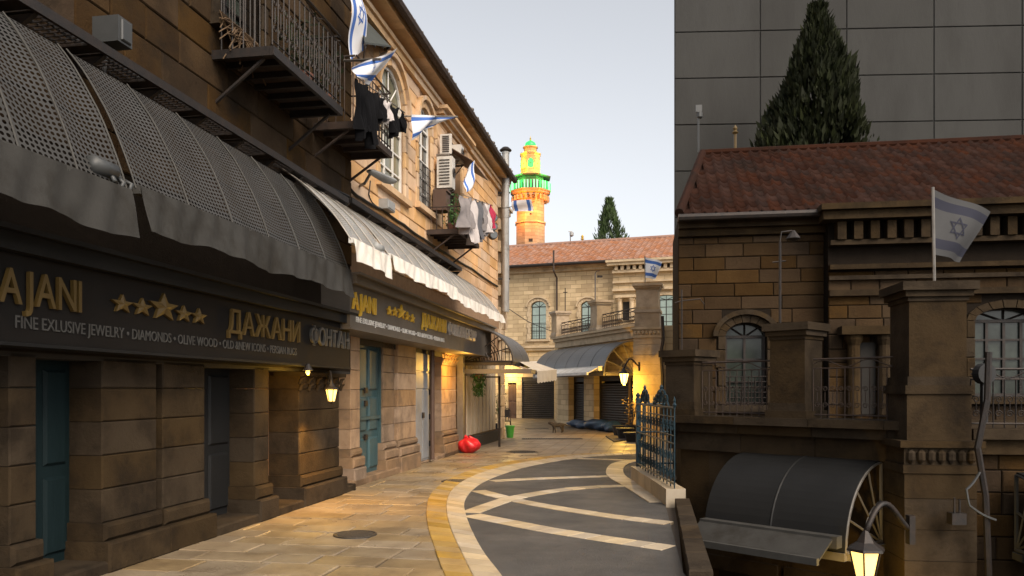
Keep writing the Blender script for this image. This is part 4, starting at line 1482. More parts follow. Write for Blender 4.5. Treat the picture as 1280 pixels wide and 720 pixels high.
for lbl, t0, t1, dr, m, sd, sh in (('grey patterned shirt hanging first beside the small balcony', 0.02, 0.24, 0.92, 'grey_cloth', 21, 'shirt'),
                                   ('long pale grey shirt hanging second beside the small balcony', 0.20, 0.40, 1.02, 'pale_cloth', 22, 'shirt'),
                                   ('dark slate shirt hanging in the middle of the lower line', 0.38, 0.56, 0.86, 'slate_cloth', 23, 'shirt'),
                                   ('grey cardigan hanging after the dark slate shirt', 0.54, 0.72, 0.90, 'grey_cloth', 24, 'shirt'),
                                   ('pale towel hanging near the crimson cloth', 0.70, 0.84, 0.72, 'pale_cloth', 25, 'towel'),
                                   ('small crimson cloth at the far end of the lower line', 0.84, 0.97, 0.52, 'crimson_cloth', 26, 'towel')):
    garment(lbl, on(L2a, L2b, t0), on(L2a, L2b, t1), dr * (0.85 + 0.1 * (sd % 3)), m, sd, shape=sh, taper=1.25, out=0.10)
# sloping dark window awning at the top
t = thing('window_awning', 'dark green sloping awning above the arched window with laundry', 'awning', LEFT(sx(455), 0, 7.9))
A = [LEFT(sx(446), -0.02, 8.05), LEFT(sx(484), -0.02, 8.05), LEFT(sx(489, .6), -0.6, zz(489, 59, .6)), LEFT(sx(456, .8), -0.8, zz(456, 55, .8))]
mb = MB()
mb.face(A)
mb.face([(p[0], p[1], p[2] + 0.03) for p in A][::-1])
for k in range(4):
    p, q = A[k], A[(k + 1) % 4]
    mb.face([q, p, (*p[:2], p[2] + 0.03), (*q[:2], q[2] + 0.03)])
obj('canopy', mb, 'awning_green', t)
for k in (0.05, 0.35, 0.65, 0.95):
    p = Vector(A[0]).lerp(Vector(A[1]), k)
    q = Vector(A[3]).lerp(Vector(A[2]), k)
    obj('rib', MB().tube([tuple(p - Vector((0, 0, 0.02))), tuple(q - Vector((0, 0, 0.02)))], 0.018, 5), 'iron', t)
obj('stay', MB().tube([A[3], LEFT(sx(449), -0.05, 7.0)], 0.016, 5), 'iron', t)

# corner: round flood lights, stovepipe, downpipes
for k, y in enumerate((273, 284, 294.5)):
    c = at(616, y, 24.2)
    t = thing('round_floodlight', ('top', 'middle', 'bottom')[k] + ' round floodlight of the three stacked on the building corner', 'lamp', c, 'round floodlights on the corner')
    obj('housing', MB(frame(c[0], c[1], 0.3, c[2])).prism([(0.125 * math.cos(a * math.pi / 9), 0.125 * math.sin(a * math.pi / 9)) for a in range(18)], -0.12, 0.05), 'iron', t)
    obj('lens', MB(frame(c[0], c[1], 0.3, c[2])).prism([(0.105 * math.cos(a * math.pi / 9), 0.105 * math.sin(a * math.pi / 9)) for a in range(18)], -0.135, -0.122), 'glass', t)
    obj('bracket', MB().tube([c, (c[0] - 0.2, c[1] + 0.15, c[2])], 0.02, 5), 'iron', t)
t = thing('stovepipe', 'tall galvanised stovepipe with conical cap at the corner of the pale building', 'stovepipe', at(632, 390, 26))
x, y, _ = at(632, 390, 26)
z0, z1 = at(632, 390, 26)[2], at(632, 190, 26)[2]
n = 5
for k in range(n):
    a, b = z0 + (z1 - z0) * k / n, z0 + (z1 - z0) * (k + 1) / n
    obj('pipe_section', MB().lathe(x, y, [(0.118, a), (0.118, b - 0.06), (0.13, b - 0.06), (0.13, b - 0.002)], 14), 'zinc', t, False)
obj('cap', MB().lathe(x, y, [(0.13, z1), (0.19, z1 + 0.03), (0.20, z1 + 0.06), (0.10, z1 + 0.15), (0.0, z1 + 0.17)], 14), 'iron', t)
for z in (5.2, 8.0):
    obj('clamp', MB().box(x - 0.35, x + 0.15, y - 0.02, y + 0.02, z, z + 0.05), 'iron', t)
solo('downpipe', MB(LEFT).tube([(SB - 0.12, -0.30, 8.5), (SB - 0.1, -0.17, 8.1), (SB - 0.1, -0.17, 3.6)], 0.05, 8), 'stone_rough', 'plaster coloured downpipe beside the stovepipe', 'downpipe')
obj('corner_bracket', MB(LEFT).box(SB - 0.2, SB + 0.5, -0.3, -0.1, 7.6, 7.68).box(SB - 0.15, SB + 0.35, -0.25, -0.1, 7.45, 7.598), 'stone_rough', lb)

# ---- barrel awning of the far shop + cream drop awning + ivy, post
barrel(LEFT, 'barrel_awning', 'grey quarter-barrel awning with iron fanlight at the far end of the sign', sx(583, 0.1), sx(583, 0.1) + 2.75, -0.05, -1.35, 2.36, 3.30, 'grey_sheet', 'iron', LEFT(sx(583), -0.05, 2.1), ends=(sx(583, 0.1),), group='barrel awnings', mesh_end=False)
S0 = sx(583, 0.1)
solo('steel_beam', MB(LEFT).box(S0 - 0.12, S0 - 0.02, -1.86, 0.0, 2.04, 2.16).box(S0 - 0.019, S0 + 2.6, -1.86, -1.76, 2.05, 2.15), 'fascia', 'brown steel beam under the fanlight of the left barrel awning', 'beam')
solo('iron_screen', MB(LEFT).box(S0 + 1.55, S0 + 1.60, -0.72, -0.66, 0, 2.0).box(S0 + 1.55, S0 + 1.6, -0.7, -0.02, 1.96, 2.0), 'iron', 'thin dark post frame standing under the grey barrel awning', 'post')
f = MB(LEFT)
for k in range(1, 12):
    q = k / 12
    f.tube([(S0 + 0.9, -0.05 - 1.25 * q, 2.38), (S0 + 0.9, -0.05 - 1.25 * q, 2.38 + 0.86 * math.sqrt(1 - q * q))], 0.010, 4)
    arc(LEFT, f, (S0 + 0.9, -0.05, 2.38), 0.86 * q, math.pi / 2, math.pi, ((0, 1, 0), (0, 0, 1)), 0.010, 8)
solo('fan_grille', f, 'iron', 'black iron fan grille of close rods inside the grey barrel awning', 'grille')
t = thing('drop_awning', 'cream drop awning with scalloped valance on the edge of the barrel awning', 'awning', at(660, 470, 22))
a0, a1 = Vector(at(645, 450, 21.9)), Vector(at(666, 452, 24.6))
b0, b1 = Vector(at(671, 464, 21.6)), Vector(at(695.5, 462, 24.2))
def DA(u, w):
    return tuple((a0 * (1 - u) + a1 * u) * (1 - w) + (b0 * (1 - u) + b1 * u) * w)
obj('canopy', MB().grid(DA, 6, 4), 'cream_canvas', t, True)
obj('valance', MB().grid(lambda u, w: (lambda p: (p.x + 0.01, p.y, p.z - (0.30 + 0.035 * abs(math.sin(u * 22))) * w))(b0 * (1 - u) + b1 * u), 44, 2), 'cream_canvas', t, True)
obj('arm', MB().tube([at(642, 456, 22.0), at(671, 465, 21.65)], 0.025, 6), 'cream_canvas', t)
iv = thing('hanging_plant', 'green trailing plant hanging under the iron fanlight by the shop panels', 'plant', LEFT(S0 + 0.3, -0.5, 1.75))
rr = random.Random(9)
mb = MB(LEFT)
for k in range(420):
    a = rr.uniform(0, 6.28)
    q = rr.random() ** 0.5 * 0.22
    dz = rr.random()
    c = Vector((S0 + 0.35 + q * math.cos(a), -0.36 + q * math.sin(a) * (1 - dz * 0.4), 2.1 - dz * 0.62))
    u = Vector((rr.gauss(0, .6), rr.gauss(0, .6), -1)).normalized()
    w = u.orthogonal().normalized()
    l = rr.uniform(0.05, 0.10)
    mb.face([tuple(c), tuple(c + u * l * .5 + w * l * .3), tuple(c + u * l), tuple(c + u * l * .5 - w * l * .3)])
obj('foliage', mb, 'ivy_leaf', iv)
obj('basket', MB(LEFT).lathe(S0 + 0.35, -0.36, [(0.10, 1.93), (0.16, 2.06), (0.16, 2.09)], 10), 'terracotta', iv)
# red bag, pots, chair
c = gp(585, 566)
def bag(u, w):
    a = 2 * math.pi * w
    f = math.sin(math.pi * min(0.999, u * 0.86 + 0.07))
    r = 0.25 * f ** 0.6 * (1 + 0.10 * math.sin(5 * a + 3 * u) + 0.07 * math.sin(9 * a + 7 * u) + 0.10 * math.cos(2 * a + 1)) * (1 if u < 0.75 else 1 - (u - 0.75) * 2.6)
    return (c[0] + r * math.cos(a) * 1.15, c[1] + r * math.sin(a), 0.40 * u + (0.035 * math.sin(3 * a + 1) + 0.02 * math.sin(7 * a)) * u)
t = thing('rubbish_bag', 'tied red plastic bag lying on the paving by the steel post', 'bag', (*c, 0))
obj('sack', MB().grid(bag, 20, 28), 'red_plastic', t, True)
obj('knot', MB().tube([(c[0], c[1], 0.34), (c[0] - 0.03, c[1] - 0.02, 0.40), (c[0] - 0.09, c[1] - 0.03, 0.43)], [0.05, 0.035, 0.05], 7), 'red_plastic', t)
def pot(name, label, px, r, h, m, cat='pot'):
    x, y = gp(*px)
    t = thing(name, label, cat, (x, y, 0))
    obj('body', MB().lathe(x, y, [(r * 0.72, 0), (r, h), (r * 0.88, h), (r * 0.8, h * 0.85), (0.0, h * 0.85)], 16), m, t)
    obj('rim', MB().lathe(x, y, [(r, h + 0.002), (r * 1.1, h + 0.002), (r * 1.1, h + 0.05), (r * 0.92, h + 0.05)], 16), m, t)
pot('bucket', 'bright green plastic bucket beside the black chair', (637.5, 547), 0.15, 0.36, 'green_plastic', 'bucket')
potted('black pot with a thin dry plant next to the red bag', (*gp(592, 555), 0), 0.17, 0.8, 'black', 'dry_twig', 60, 31, 0.22)
potted('brown pot with twiggy plant at the end of the shop panels', (*gp(625, 547), 0), 0.16, 0.9, 'terracotta', 'dry_twig', 70, 32, 0.25)
x, y = gp(632, 541)
t = thing('chair', 'black metal chair standing near the green bucket', 'chair', (x, y, 0))
obj('seat', MB().box(x - 0.2, x + 0.2, y - 0.2, y + 0.2, 0.43, 0.46), 'iron', t)
for a in (-0.18, 0.18):
    for b in (-0.18, 0.18):
        obj('leg', MB().tube([(x + a * 1.15, y + b * 1.15, 0), (x + a, y + b, 0.43)], 0.026, 6), 'iron', t)
bk = MB().tube([(x - 0.19, y + 0.19, 0.45), (x - 0.2, y + 0.24, 0.80), (x - 0.12, y + 0.26, 0.92), (x + 0.12, y + 0.26, 0.92), (x + 0.2, y + 0.24, 0.80), (x + 0.19, y + 0.19, 0.45)], 0.016, 6)
for a in (-0.1, 0, 0.1):
    bk.tube([(x + a, y + 0.2, 0.46), (x + a, y + 0.25, 0.9)], 0.012, 5)
bk.box(x - 0.16, x + 0.16, y + 0.215, y + 0.235, 0.58, 0.88)
obj('backrest', bk, 'iron', t)
potted('bushy dark plant in a pot behind the black chair', (x - 0.25, y + 0.9, 0), 0.18, 1.2, 'black', 'leaf', 200, 33, 0.3)

# ================================================================ NEAR LEFT BUILDING, dimming put into its colours
NB0, NB1, NO = 3.4, sx(438, 0.15), 0.15
nb = thing('dimmed_stone_building', 'stone building with awnings, all in dimmed colours, beside the pale golden building', 'building', LEFT(NB0, 0, 0))
nw = [(sx(300, .15), 0.95, 5.75, 7.4, 0.4)]
wall(LEFT, nb, 'dimmed_mortar', NB0, NB1, 1.9, 10.0, [hole(*w) for w in nw], v0=-NO, back=5)
blocks(LEFT, nb, 'dimmed_stone', NB0 + 0.8, NB1, 3.6, 8.3, [hole(*w, m=0.16) for w in nw], 0.34, (0.5, 1.0), v0=-NO, limit=298)
arch_window(LEFT, nb, *nw[0], 'dimmed_trim', 'iron', 'dim_glass', v0=-NO, nx=2, nz=4, grille=(0.12, 0.6))
obj('dry_plant', (lambda m: [m.tube([LEFT(sx(300, .3) + random.uniform(-.45, .45), -0.3, 5.75), LEFT(sx(300, .3) + random.uniform(-.6, .6), -0.34 - random.uniform(0, .12), 5.75 - random.uniform(.1, .55))], 0.008, 4) for _ in range(60)] and m)(MB()), 'dry_twig', nb)
# shopfront of the dark building
obj('recess', MB(LEFT).box(NB0, NB1, 0.55, 0.65, 0, 1.9).box(NB0, NB1, -NO, 0.55, 1.86, 1.899), 'void', nb)
obj('threshold', MB(LEFT).block(NB0, NB1, -NO - 0.1, 0.5, -0.02, 0.10, 0.02), 'dimmed_trim', nb)
def dark_pier(x0, x1, m='dimmed_trim', cap=False):
    s0, s1 = sx(x0, .15), sx(x1, .15)
    obj('pier_base', MB(LEFT).block(s0 - 0.06, s1 + 0.06, -NO - 0.12, 0.3, -0.01, 0.26, 0.02).block(s0 - 0.03, s1 + 0.03, -NO - 0.06, 0.3, 0.263, 0.42, 0.03), m, nb)
    z = 0.42
    while z < 1.86:
        h = min(0.30, 1.9 - z)
        obj('pier_stone', MB(LEFT).block(s0, s1, -NO, 0.3, z + 0.003, z + h - 0.003, 0.012), m, nb)
        z += h
    if cap:
        mb = MB(LEFT).box(s0 - 0.06, s1 + 0.06, -NO - 0.09, 0.2, 1.80, 1.855)
        for r in range(2):
            for q in range(6):
                a = s0 + (s1 - s0) * q / 5
                mb.tube([(a, -NO - 0.01, 1.60 + 0.09 * r), (a, -NO - 0.04, 1.67 + 0.09 * r), (a, -NO - 0.09, 1.69 + 0.09 * r)], [0.03, 0.027, 0.01], 5)
        obj('capital', mb, m, nb)
dark_pier(12, 46)
dark_pier(128, 196)
dark_pier(204, 256)
dark_pier(318, 336)
dark_pier(374, 424, 'dimmed_trim', True)
def dark_door(x0, x1, m, v=0.18):
    s0, s1 = sx(x0, .15), sx(x1, .15)
    d = obj('door', MB(LEFT).box(s0, s1, v, v + 0.05, 0.1, 1.86), m, nb)
    w = (s1 - s0) / 2
    for c in range(2):
        for a, b in ((0.18, 0.85), (0.95, 1.78)):
            obj('door_panel', MB(LEFT).block(s0 + c * w + 0.06, s0 + (c + 1) * w - 0.06, v - 0.03, v, a, b, 0.025), m, d)
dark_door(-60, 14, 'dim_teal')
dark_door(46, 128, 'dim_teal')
dark_door(256, 318, 'dimmed_sheet')
dark_door(336, 374, 'brown_paint', 0.3)
S3 = lambda x: sx(x, 0.45)
signboard('near shop sign in dimmed colours with gold letters and five stars on the dimmed building', S3(-120), S3(437), NO + 0.002, 0.45, 1.95, 2.58, 'dimmed_sign', 'dimmed_sheet',
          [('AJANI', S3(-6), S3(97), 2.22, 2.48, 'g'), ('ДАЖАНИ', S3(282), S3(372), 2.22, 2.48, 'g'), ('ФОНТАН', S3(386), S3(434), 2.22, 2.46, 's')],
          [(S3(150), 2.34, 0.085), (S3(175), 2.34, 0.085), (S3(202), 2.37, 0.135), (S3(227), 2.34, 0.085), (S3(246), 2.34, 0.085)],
          [(small, S3(18), S3(370), 2.05, 2.14)], 'dimmed_gold', 'dimmed_silver', 'dimmed_silver')
GN = 'mesh awnings over the dark shops'
SN = lambda x: sx(x, 1.05)
awning('dimmed mesh awning with dimmed valance left of the awning winder on the dimmed building', SN(-330), SN(160), 0.45, 4.25, 1.05, 3.08, 0.36, 'dimmed_mesh_sheet', 'dimmed_canvas', 'dimmed_metal_bar', GN, 5)
awning('dimmed mesh awning with dimmed valance next to the pale building', SN(170), SN(436), 0.45, 4.25, 1.05, 3.14, 0.34, 'dimmed_mesh_sheet', 'dimmed_canvas', 'dimmed_metal_bar', GN, 6)
motor(SN(135), 1.0, 3.22, 'dimmed awning winder between the two dimmed awnings', 'dim_box')
ledge('black steel bracket ledge on the dimmed building above dimmed awnings', sx(-60, .5), sx(437, .5), 4.42, 0.46, 'iron', 9, 'steel ledges on the facades')
cable('thick dark cable running along the dark building above its ledge', [LEFT(sx(x, .22), -0.22, zz(x, y, .22)) for x, y in ((-40, -60), (60, 25), (140, 78), (230, 128), (330, 190), (436, 246))], 0.026)
t = thing('junction_box', 'dimmed grey junction box on the dimmed stone near the cable', 'junction box', LEFT(sx(147, .2), -0.15, 5.6))
obj('case', MB(LEFT).box(sx(132, .3), sx(150, .3), -0.42, -0.17, zz(145, 60, .3), zz(145, 28, .3)), 'dim_box', t)
obj('lid', MB(LEFT).block(sx(132, .3) + 0.03, sx(150, .3) - 0.03, -0.44, -0.42, zz(145, 57, .3), zz(145, 31, .3), 0.01), 'dim_box', t)
obj('conduit', MB(LEFT).tube([(sx(140, .3), -0.25, zz(145, 60, .3)), (sx(140, .3), -0.22, zz(145, 60, .3) - 0.25)], 0.02, 6), 'black', t)
balcony(LEFT, 'black iron balcony with plants on the dark building', sx(337, .85), sx(424, .85), 0.7, 5.35, 6.3, 'iron', group='iron balconies', v0=-NO)
potted('dimmed leafy plant in a pot on the black iron balcony', LEFT(sx(372, .5), -0.55, 5.38), 0.14, 0.7, 'terracotta', 'dim_leaf', 200, 41, 0.3)
potted('second dimmed plant in a pot by the balcony end', LEFT(sx(402, .5), -0.5, 5.38), 0.14, 0.6, 'terracotta', 'dim_leaf', 160, 42, 0.28)
# wall lamp under the dark sign: lights the capital and the paving
lantern('wall_lantern', 'lit wall lantern under the dark sign beside the carved capital', 'wall lanterns', LEFT(sx(413, .2), -0.16, 1.75), LEFT(sx(404, .5), -0.62, 1.78), 0.22, 'lamp_glass_dim', 95, (1.0, 0.52, 0.09), down=True)

t = thing('soffit_lamp', 'small lit lamp under the dark sign in front of the carved capital', 'lamp', LEFT(sx(385, .5), -0.5, 1.9))
p = LEFT(sx(383, .5), -0.52, 1.90)
obj('shade', MB().lathe(p[0], p[1], [(0.02, 1.95), (0.03, 1.93), (0.07, 1.86), (0.065, 1.86)], 10), 'iron', t)
obj('bulb_glass', MB().lathe(p[0], p[1], [(0.01, 1.80), (0.03, 1.83), (0.025, 1.87)], 8), 'lamp_glass_dim', t)
lamp('bulb', (p[0], p[1], 1.74), 16, (1.0, 0.55, 0.06), 0.04, t)

# ================================================================ BACK BUILDING with red tiled roof
BA = math.atan2(-0.3339, 0.9428)
BK = frame(-0.23, 46, BA)
def bu(x):
    k = (x - 640) / 1000
    return (k * 46 + 0.23) / (0.9428 + 0.3339 * k)
def bz(x, y, v=0.0):
    return 1.6 + (488 - y) * (46 - 0.3339 * bu(x) + v) / 1000
bb = thing('tiled_roof_building', 'long pale stone building with red tiled roof and tall lit windows', 'building', BK(-5, 0, 0))
w1 = ((bu(663) + bu(683)) / 2, 0.92, 4.5, 6.35, 0.32)
w2 = ((bu(727) + bu(742)) / 2, 0.80, 4.4, 6.25, 0.32)
w3 = ((bu(821) + bu(846)) / 2, 1.35, 4.9, 6.45, 0.25)
UP = bu(768)
doorways = [(bu(652), bu(695), 0.0, 2.35), (bu(634.5), bu(645.5), 0.0, 2.05)]
wall(BK, bb, 'stone_back', -5, UP, 0, 8.75, [hole(*w1), hole(*w2)] + doorways, back=8)
wall(BK, bb, 'stone_back', UP, 13, 0, 8.2, [hole(*w3)], v0=-0.35, back=8.3, name='bay_wall')
arch_window(BK, bb, *w1, 'stone_back_trim', 'iron', 'lit_glass', nx=2, nz=4, ring=0.17, grille=(0.15, 0.45))
arch_window(BK, bb, *w2, 'stone_back_trim', 'iron', 'lit_glass', nx=2, nz=4, ring=0.17, grille=(0.15, 0.45))
arch_window(BK, bb, *w3, 'stone_back_trim', 'iron', 'lit_glass', v0=-0.35, nx=4, nz=4, ring=0.15, hood=False)
obj('ledge', MB(BK).box(-5, bu(700), -0.22, 0, 4.0, 4.12).box(-5, bu(700), -0.14, 0, 3.86, 3.997), 'stone_back_trim', bb)
obj('eaves_cornice', MB(BK).box(-5, UP, -0.16, 0, 8.28, 8.42).box(-5, UP, -0.28, 0, 8.423, 8.60), 'stone_back_trim', bb)
ent = MB(BK).box(UP, 13, -0.55, -0.352, 6.98, 7.12).box(UP, 13, -0.50, -0.352, 7.42, 7.52).box(UP, 13, -0.60, -0.352, 7.95, 8.1).box(UP - 0.25, 13, -0.82, -0.352, 8.35, 8.5).box(UP - 0.3, 13, -0.92, 0.2, 8.503, 8.62)
obj('entablature', ent, 'stone_back_trim', bb)
k = UP + 0.15
while k < 12.5:
    obj('dentil', MB(BK).box(k, k + 0.17, -0.66, -0.36, 8.105, 8.345), 'stone_back_trim', bb)
    k += 0.33
for c in (UP + 0.4, UP + 1.05):
    obj('colonnette', MB(BK).lathe(c, -0.48, [(0.16, 5.4), (0.13, 5.5), (0.12, 6.4), (0.18, 6.52), (0.18, 6.6)], 10), 'stone_back_trim', bb)
obj('niche', MB(BK).box(UP + 0.55, UP + 0.9, -0.356, -0.351, 5.4, 6.4), 'void', bb)
obj('niche_lintel', MB(BK).box(UP + 0.2, UP + 1.3, -0.7, -0.352, 6.603, 6.75), 'stone_back_trim', bb)
rr_ = obj('roof', MB(BK).prism([(-0.55, 8.62), (3.6, 10.48), (7.6, 8.62), (7.6, 8.55), (-0.55, 8.55)], -5, 14, 'bc'), 'roof_tile', bb)
tiles(BK, rr_, 'roof_tile', -5, 14, -0.60, 8.66, 3.6, 10.52, 0.30, 15)
obj('ridge', MB(BK).tube([(-5, 3.6, 10.52), (14, 3.6, 10.52)], 0.13, 8), 'roof_tile', rr_)
obj('gutter', MB(BK).tube([(-5, -0.66, 8.60), (UP - 0.1, -0.66, 8.60)], 0.09, 8), 'iron', bb)
obj('drainpipe', MB(BK).tube([(bu(697), -0.78, 9.35), (bu(697), -0.78, 8.2), (bu(697), -0.14, 7.9), (bu(697), -0.14, 3.0)], 0.05, 8), 'rust_iron', bb)
shutter_door(BK, bb, bu(652), bu(695), 0.12, 0.0, 2.32, slat=0.11)
obj('shop_fascia', MB(BK).box(bu(652), bu(696), -0.12, -0.003, 2.75, 3.25), 'white_paint', bb)
d = obj('door', MB(BK).box(bu(634.6), bu(645.4), 0.15, 0.2, 0, 2.04), 'brown_paint', bb)
for c in range(2):
    for a, b in ((0.2, 0.9), (1.0, 1.9)):
        w = (bu(645.4) - bu(634.6)) / 2
        obj('door_panel', MB(BK).block(bu(634.6) + c * w + 0.04, bu(634.6) + (c + 1) * w - 0.04, 0.12, 0.15, a, b, 0.02), 'brown_paint', d)
obj('pilaster', MB(BK).box(bu(697), bu(703), -0.15, -0.002, 0, 2.9), 'stone_back_trim', bb)
t = thing('ceiling_lamp', 'small warm lamp above the brown door at the end of the street', 'lamp', BK(bu(636), -0.6, 2.55))
x, y, z = BK(bu(638), -0.5, 2.62)
obj('shade', MB().lathe(x, y, [(0.04, z + 0.14), (0.16, z + 0.02), (0.15, z + 0.02)], 12), 'iron', t)
obj('bulb_glass', MB().lathe(x, y, [(0.02, z - 0.06), (0.06, z - 0.02), (0.05, z + 0.04)], 10), 'lamp_glass', t)
obj('stem', MB().tube([(x, y, z + 0.1), BK(bu(638), -0.001, z + 0.14)], 0.015, 5), 'iron', t)
lamp('bulb', (x, y, z - 0.22), 75, (1.0, 0.66, 0.17), 0.06, t)
# rooftop bits
def mast(label, px, Y, y0, y1, r=0.03, cat='mast', head=None, m='steel'):
    p, q = at(px, y0, Y), at(px, y1, Y)
    t = thing('mast', label, cat, p, None)
    obj('pole', MB().tube([p, q], r, 6), m, t)
    return t, Vector(q)
t, q = mast('thin grey camera mast standing behind the tiled ridge near the cypress', 713, 50, 312, 290, 0.035)
obj('camera_head', MB().lathe(q.x + 0.08, q.y, [(0.03, q.z - 0.30), (0.13, q.z - 0.22), (0.13, q.z - 0.05), (0.05, q.z)], 10).box(q.x - 0.12, q.x + 0.12, q.y - 0.03, q.y + 0.03, q.z, q.z + 0.05), 'zinc', t)
t, q = mast('short yellow finial standing on the tiled ridge', 728, 49.5, 312, 300, 0.05, 'finial', m='gold_paint')
obj('tip', MB().lathe(q.x, q.y, [(0.05, q.z), (0.13, q.z + 0.06), (0.05, q.z + 0.12), (0.10, q.z + 0.2), (0.02, q.z + 0.32)], 10), 'gold_paint', t)

# ================================================================ TERRACE BLOCKS (one far in the street, one in the lower court)
def terrace(label, E, K, zg, zf, hr, pal, pw, tops, p2, shops, depth_pts, groupname, blocks_on=False):
    E, K = Vector(E), Vector(K)
    L = (K - E).length
    ang = math.atan2(K.y - E.y, K.x - E.x)
    T = frame(E.x, E.y, ang)
    root = thing('terrace_building', label, 'building', (E.x, E.y, zg))
    poly = [(E.x, E.y), (K.x, K.y)] + depth_pts
    mb = MB()
    mb.face([(p[0], p[1], zf - 0.02) for p in poly])
    for i in range(1, len(poly)):
        p, q = poly[i], poly[(i + 1) % len(poly)]
        mb.face([(*p, zg), (*q, zg), (*q, zf - 0.02), (*p, zf - 0.02)])
    obj('terrace_floor', mb, pal['wall'], root)
    hs = [(a, b, zg, zt) for a, b, zt in shops]
    wall(T, root, pal['wall'], 0, L, zg, zf - 0.02, hs, reveal=0.5, name='side_wall')
    for a, b, zt in shops:
        shutter_door(T, root, a + 0.06, b - 0.06, 0.32, zg, zt)
        obj('lintel', MB(T).box(a - 0.1, b + 0.1, -0.05, -0.002, zt + 0.003, zt + 0.2), pal['trim'], root)
    s = -0.15
    rg = random.Random(int(L * 100))
    while s < L:
        e = min(L, s + rg.uniform(0.8, 1.3))
        obj('ledge_stone', MB(T).box(s + 0.004, e - 0.004, -0.30, 0.35, zf - 0.016, zf + 0.09).box(s + 0.004, e - 0.004, -0.20, -0.002, zf - 0.15, zf - 0.019).box(s + 0.004, e - 0.004, -0.10, -0.002, zf - 0.42, zf - 0.153), pal['trim'], root)
        s = e
    zl = zf + 0.09
    pier(T, root, 0.12, 0.05, pw * 0.8, zl - 0.05, zl, tops[0], pal['pier'])
    pier(T, root, p2 * L, 0.05, pw * 0.8, zl - 0.05, zl, tops[1], pal['pier'])
    railing(T, root, 0.12 + pw * 0.45, p2 * L - pw * 0.45, -0.02, zl, zl + hr, pal['rail'], pal['step'], pal['thick'])
    railing(T, root, p2 * L + pw * 0.45, L - pw * 0.4, -0.02, zl, zl + hr, pal['rail'], pal['step'], pal['thick'])
    # big corner pier, built of courses down to the ground, with carved band
    F = frame(K.x, K.y, pal['front'])
    h = pw * 0.62
    z = zg
    while z < zf - 0.5:
        q = min(0.36, zf - 0.5 - z)
        o = rg.uniform(0, 0.012)
        obj('pier_stone', MB(F).box(-h - o, h + o, -h - o, h + o, z + 0.003, z + q - 0.003), pal['pier'], root)
        z += q
    obj('carved_band', MB(F).box(-h * 1.08, h * 1.08, -h * 1.08, h * 1.08, zf - 0.497, zf - 0.40).box(-h * 1.05, h * 1.05, -h * 1.05, h * 1.05, zf - 0.397, zf - 0.2).box(-h * 1.2, h * 1.2, -h * 1.2, h * 1.2, zf - 0.197, zf - 0.12), pal['trim'], root)
    for i in range(7):
        a = -h + 2 * h * (i + 0.5) / 7
        obj('carved_knob', MB(F).lathe(a, -h * 1.06, [(0.02, zf - 0.38), (h * 0.13, zf - 0.34), (h * 0.13, zf - 0.26), (0.02, zf - 0.22)], 8), pal['trim'], root)
    pier(F, root, 0, 0, pw * 1.02, zf - 0.119, zf + 0.42, tops[2], pal['pier'], 'corner_pier')
    return T, L, root, F

PC = dict(wall='stone_back', trim='stone_back_trim', pier='stone_rough', rail='rust_iron', step=0.16, thick=0.014, front=-0.25)
Tc, Lc, tc, Fc = terrace('pale stone terrace block with iron balustrade and closed shops under it', (2.15, 37.2), (4.95, 29.1), 0.0, 3.98, 0.62, PC, 0.78, (5.25, 5.3, 5.45), 0.52,
                         [(1.2, 2.9, 2.2), (3.9, 7.4, 2.2)], [(13, 28.6), (13, 42), (2.35, 44.6)], None)
barrel(Tc, 'barrel_awning', 'grey quarter-barrel awning with lit fanlight below the iron balustrade', 0.2, Lc - 0.95, -0.05, -1.30, 2.25, 3.45, 'grey_sheet', 'steel', Tc(0.2, 0, 2.25), ends=(Lc - 0.95,), group='barrel awnings')
t = thing('folding_awning', 'white folding awning box and arm on the edge of the barrel awning', 'awning', Tc(3, -1.4, 2.3))
obj('cassette', MB(Tc).box(2.2, Lc - 1.0, -1.52, -1.36, 2.33, 2.50), 'white_paint', t)
obj('cloth', MB(Tc).prism([(-1.52, 2.42), (-1.9, 2.22), (-1.9, 2.25), (-1.52, 2.46)], 2.2, Lc - 1.05, 'bc'), 'canvas', t)
obj('front_bar', MB(Tc).box(2.2, Lc - 1.05, -1.97, -1.902, 2.17, 2.27), 'white_paint', t)
lantern('wall_lantern', 'lit street lantern on a curved bracket at the terrace corner pier', 'wall lanterns', at(799, 458, 28.4), at(780, 455, 28.3), 0.45, 'lamp_glass', 150, (1.0, 0.55, 0.07))
# front of the far terrace right of the pier
barrel(frame(5.75, 28.55, PC['front']), 'barrel_awning', 'blue grey barrel awning edge on the wall right of the lantern pier', 0.1, 4.0, -0.05, -0.95, 2.2, 3.3, 'grey_sheet', 'white_paint', (5.8, 28.5, 2.2), ends=(0.1,), group='barrel awnings')
solo('downpipe', MB().tube([at(828, 395, 28.3), at(829, 425, 28.3), at(826, 440, 28.3), at(828, 470, 28.3), at(828, 530, 28.3)], 0.06, 6), 'iron', 'black downpipe and cables on the wall beside the lantern pier', 'downpipe')
t, q = mast('thin mast with a small street lamp rising from the middle terrace pier', 744, 33, 376, 342, 0.03, 'mast')
obj('lamp_arm', MB().tube([tuple(q), (q.x + 0.05, q.y, q.z + 0.1), (q.x + 0.18, q.y, q.z + 0.12)], 0.02, 5).box(q.x + 0.08, q.x + 0.3, q.y - 0.06, q.y + 0.06, q.z - 0.16, q.z - 0.08), 'iron', t)
t, q = mast('thin iron cross mast rising from the far terrace pier', 706.5, 36.8, 389, 360, 0.025, 'mast', m='iron')
obj('crosspiece', MB().tube([(q.x - 0.1, q.y, q.z - 0.2), (q.x + 0.1, q.y, q.z - 0.2)], 0.02, 5), 'iron', t)
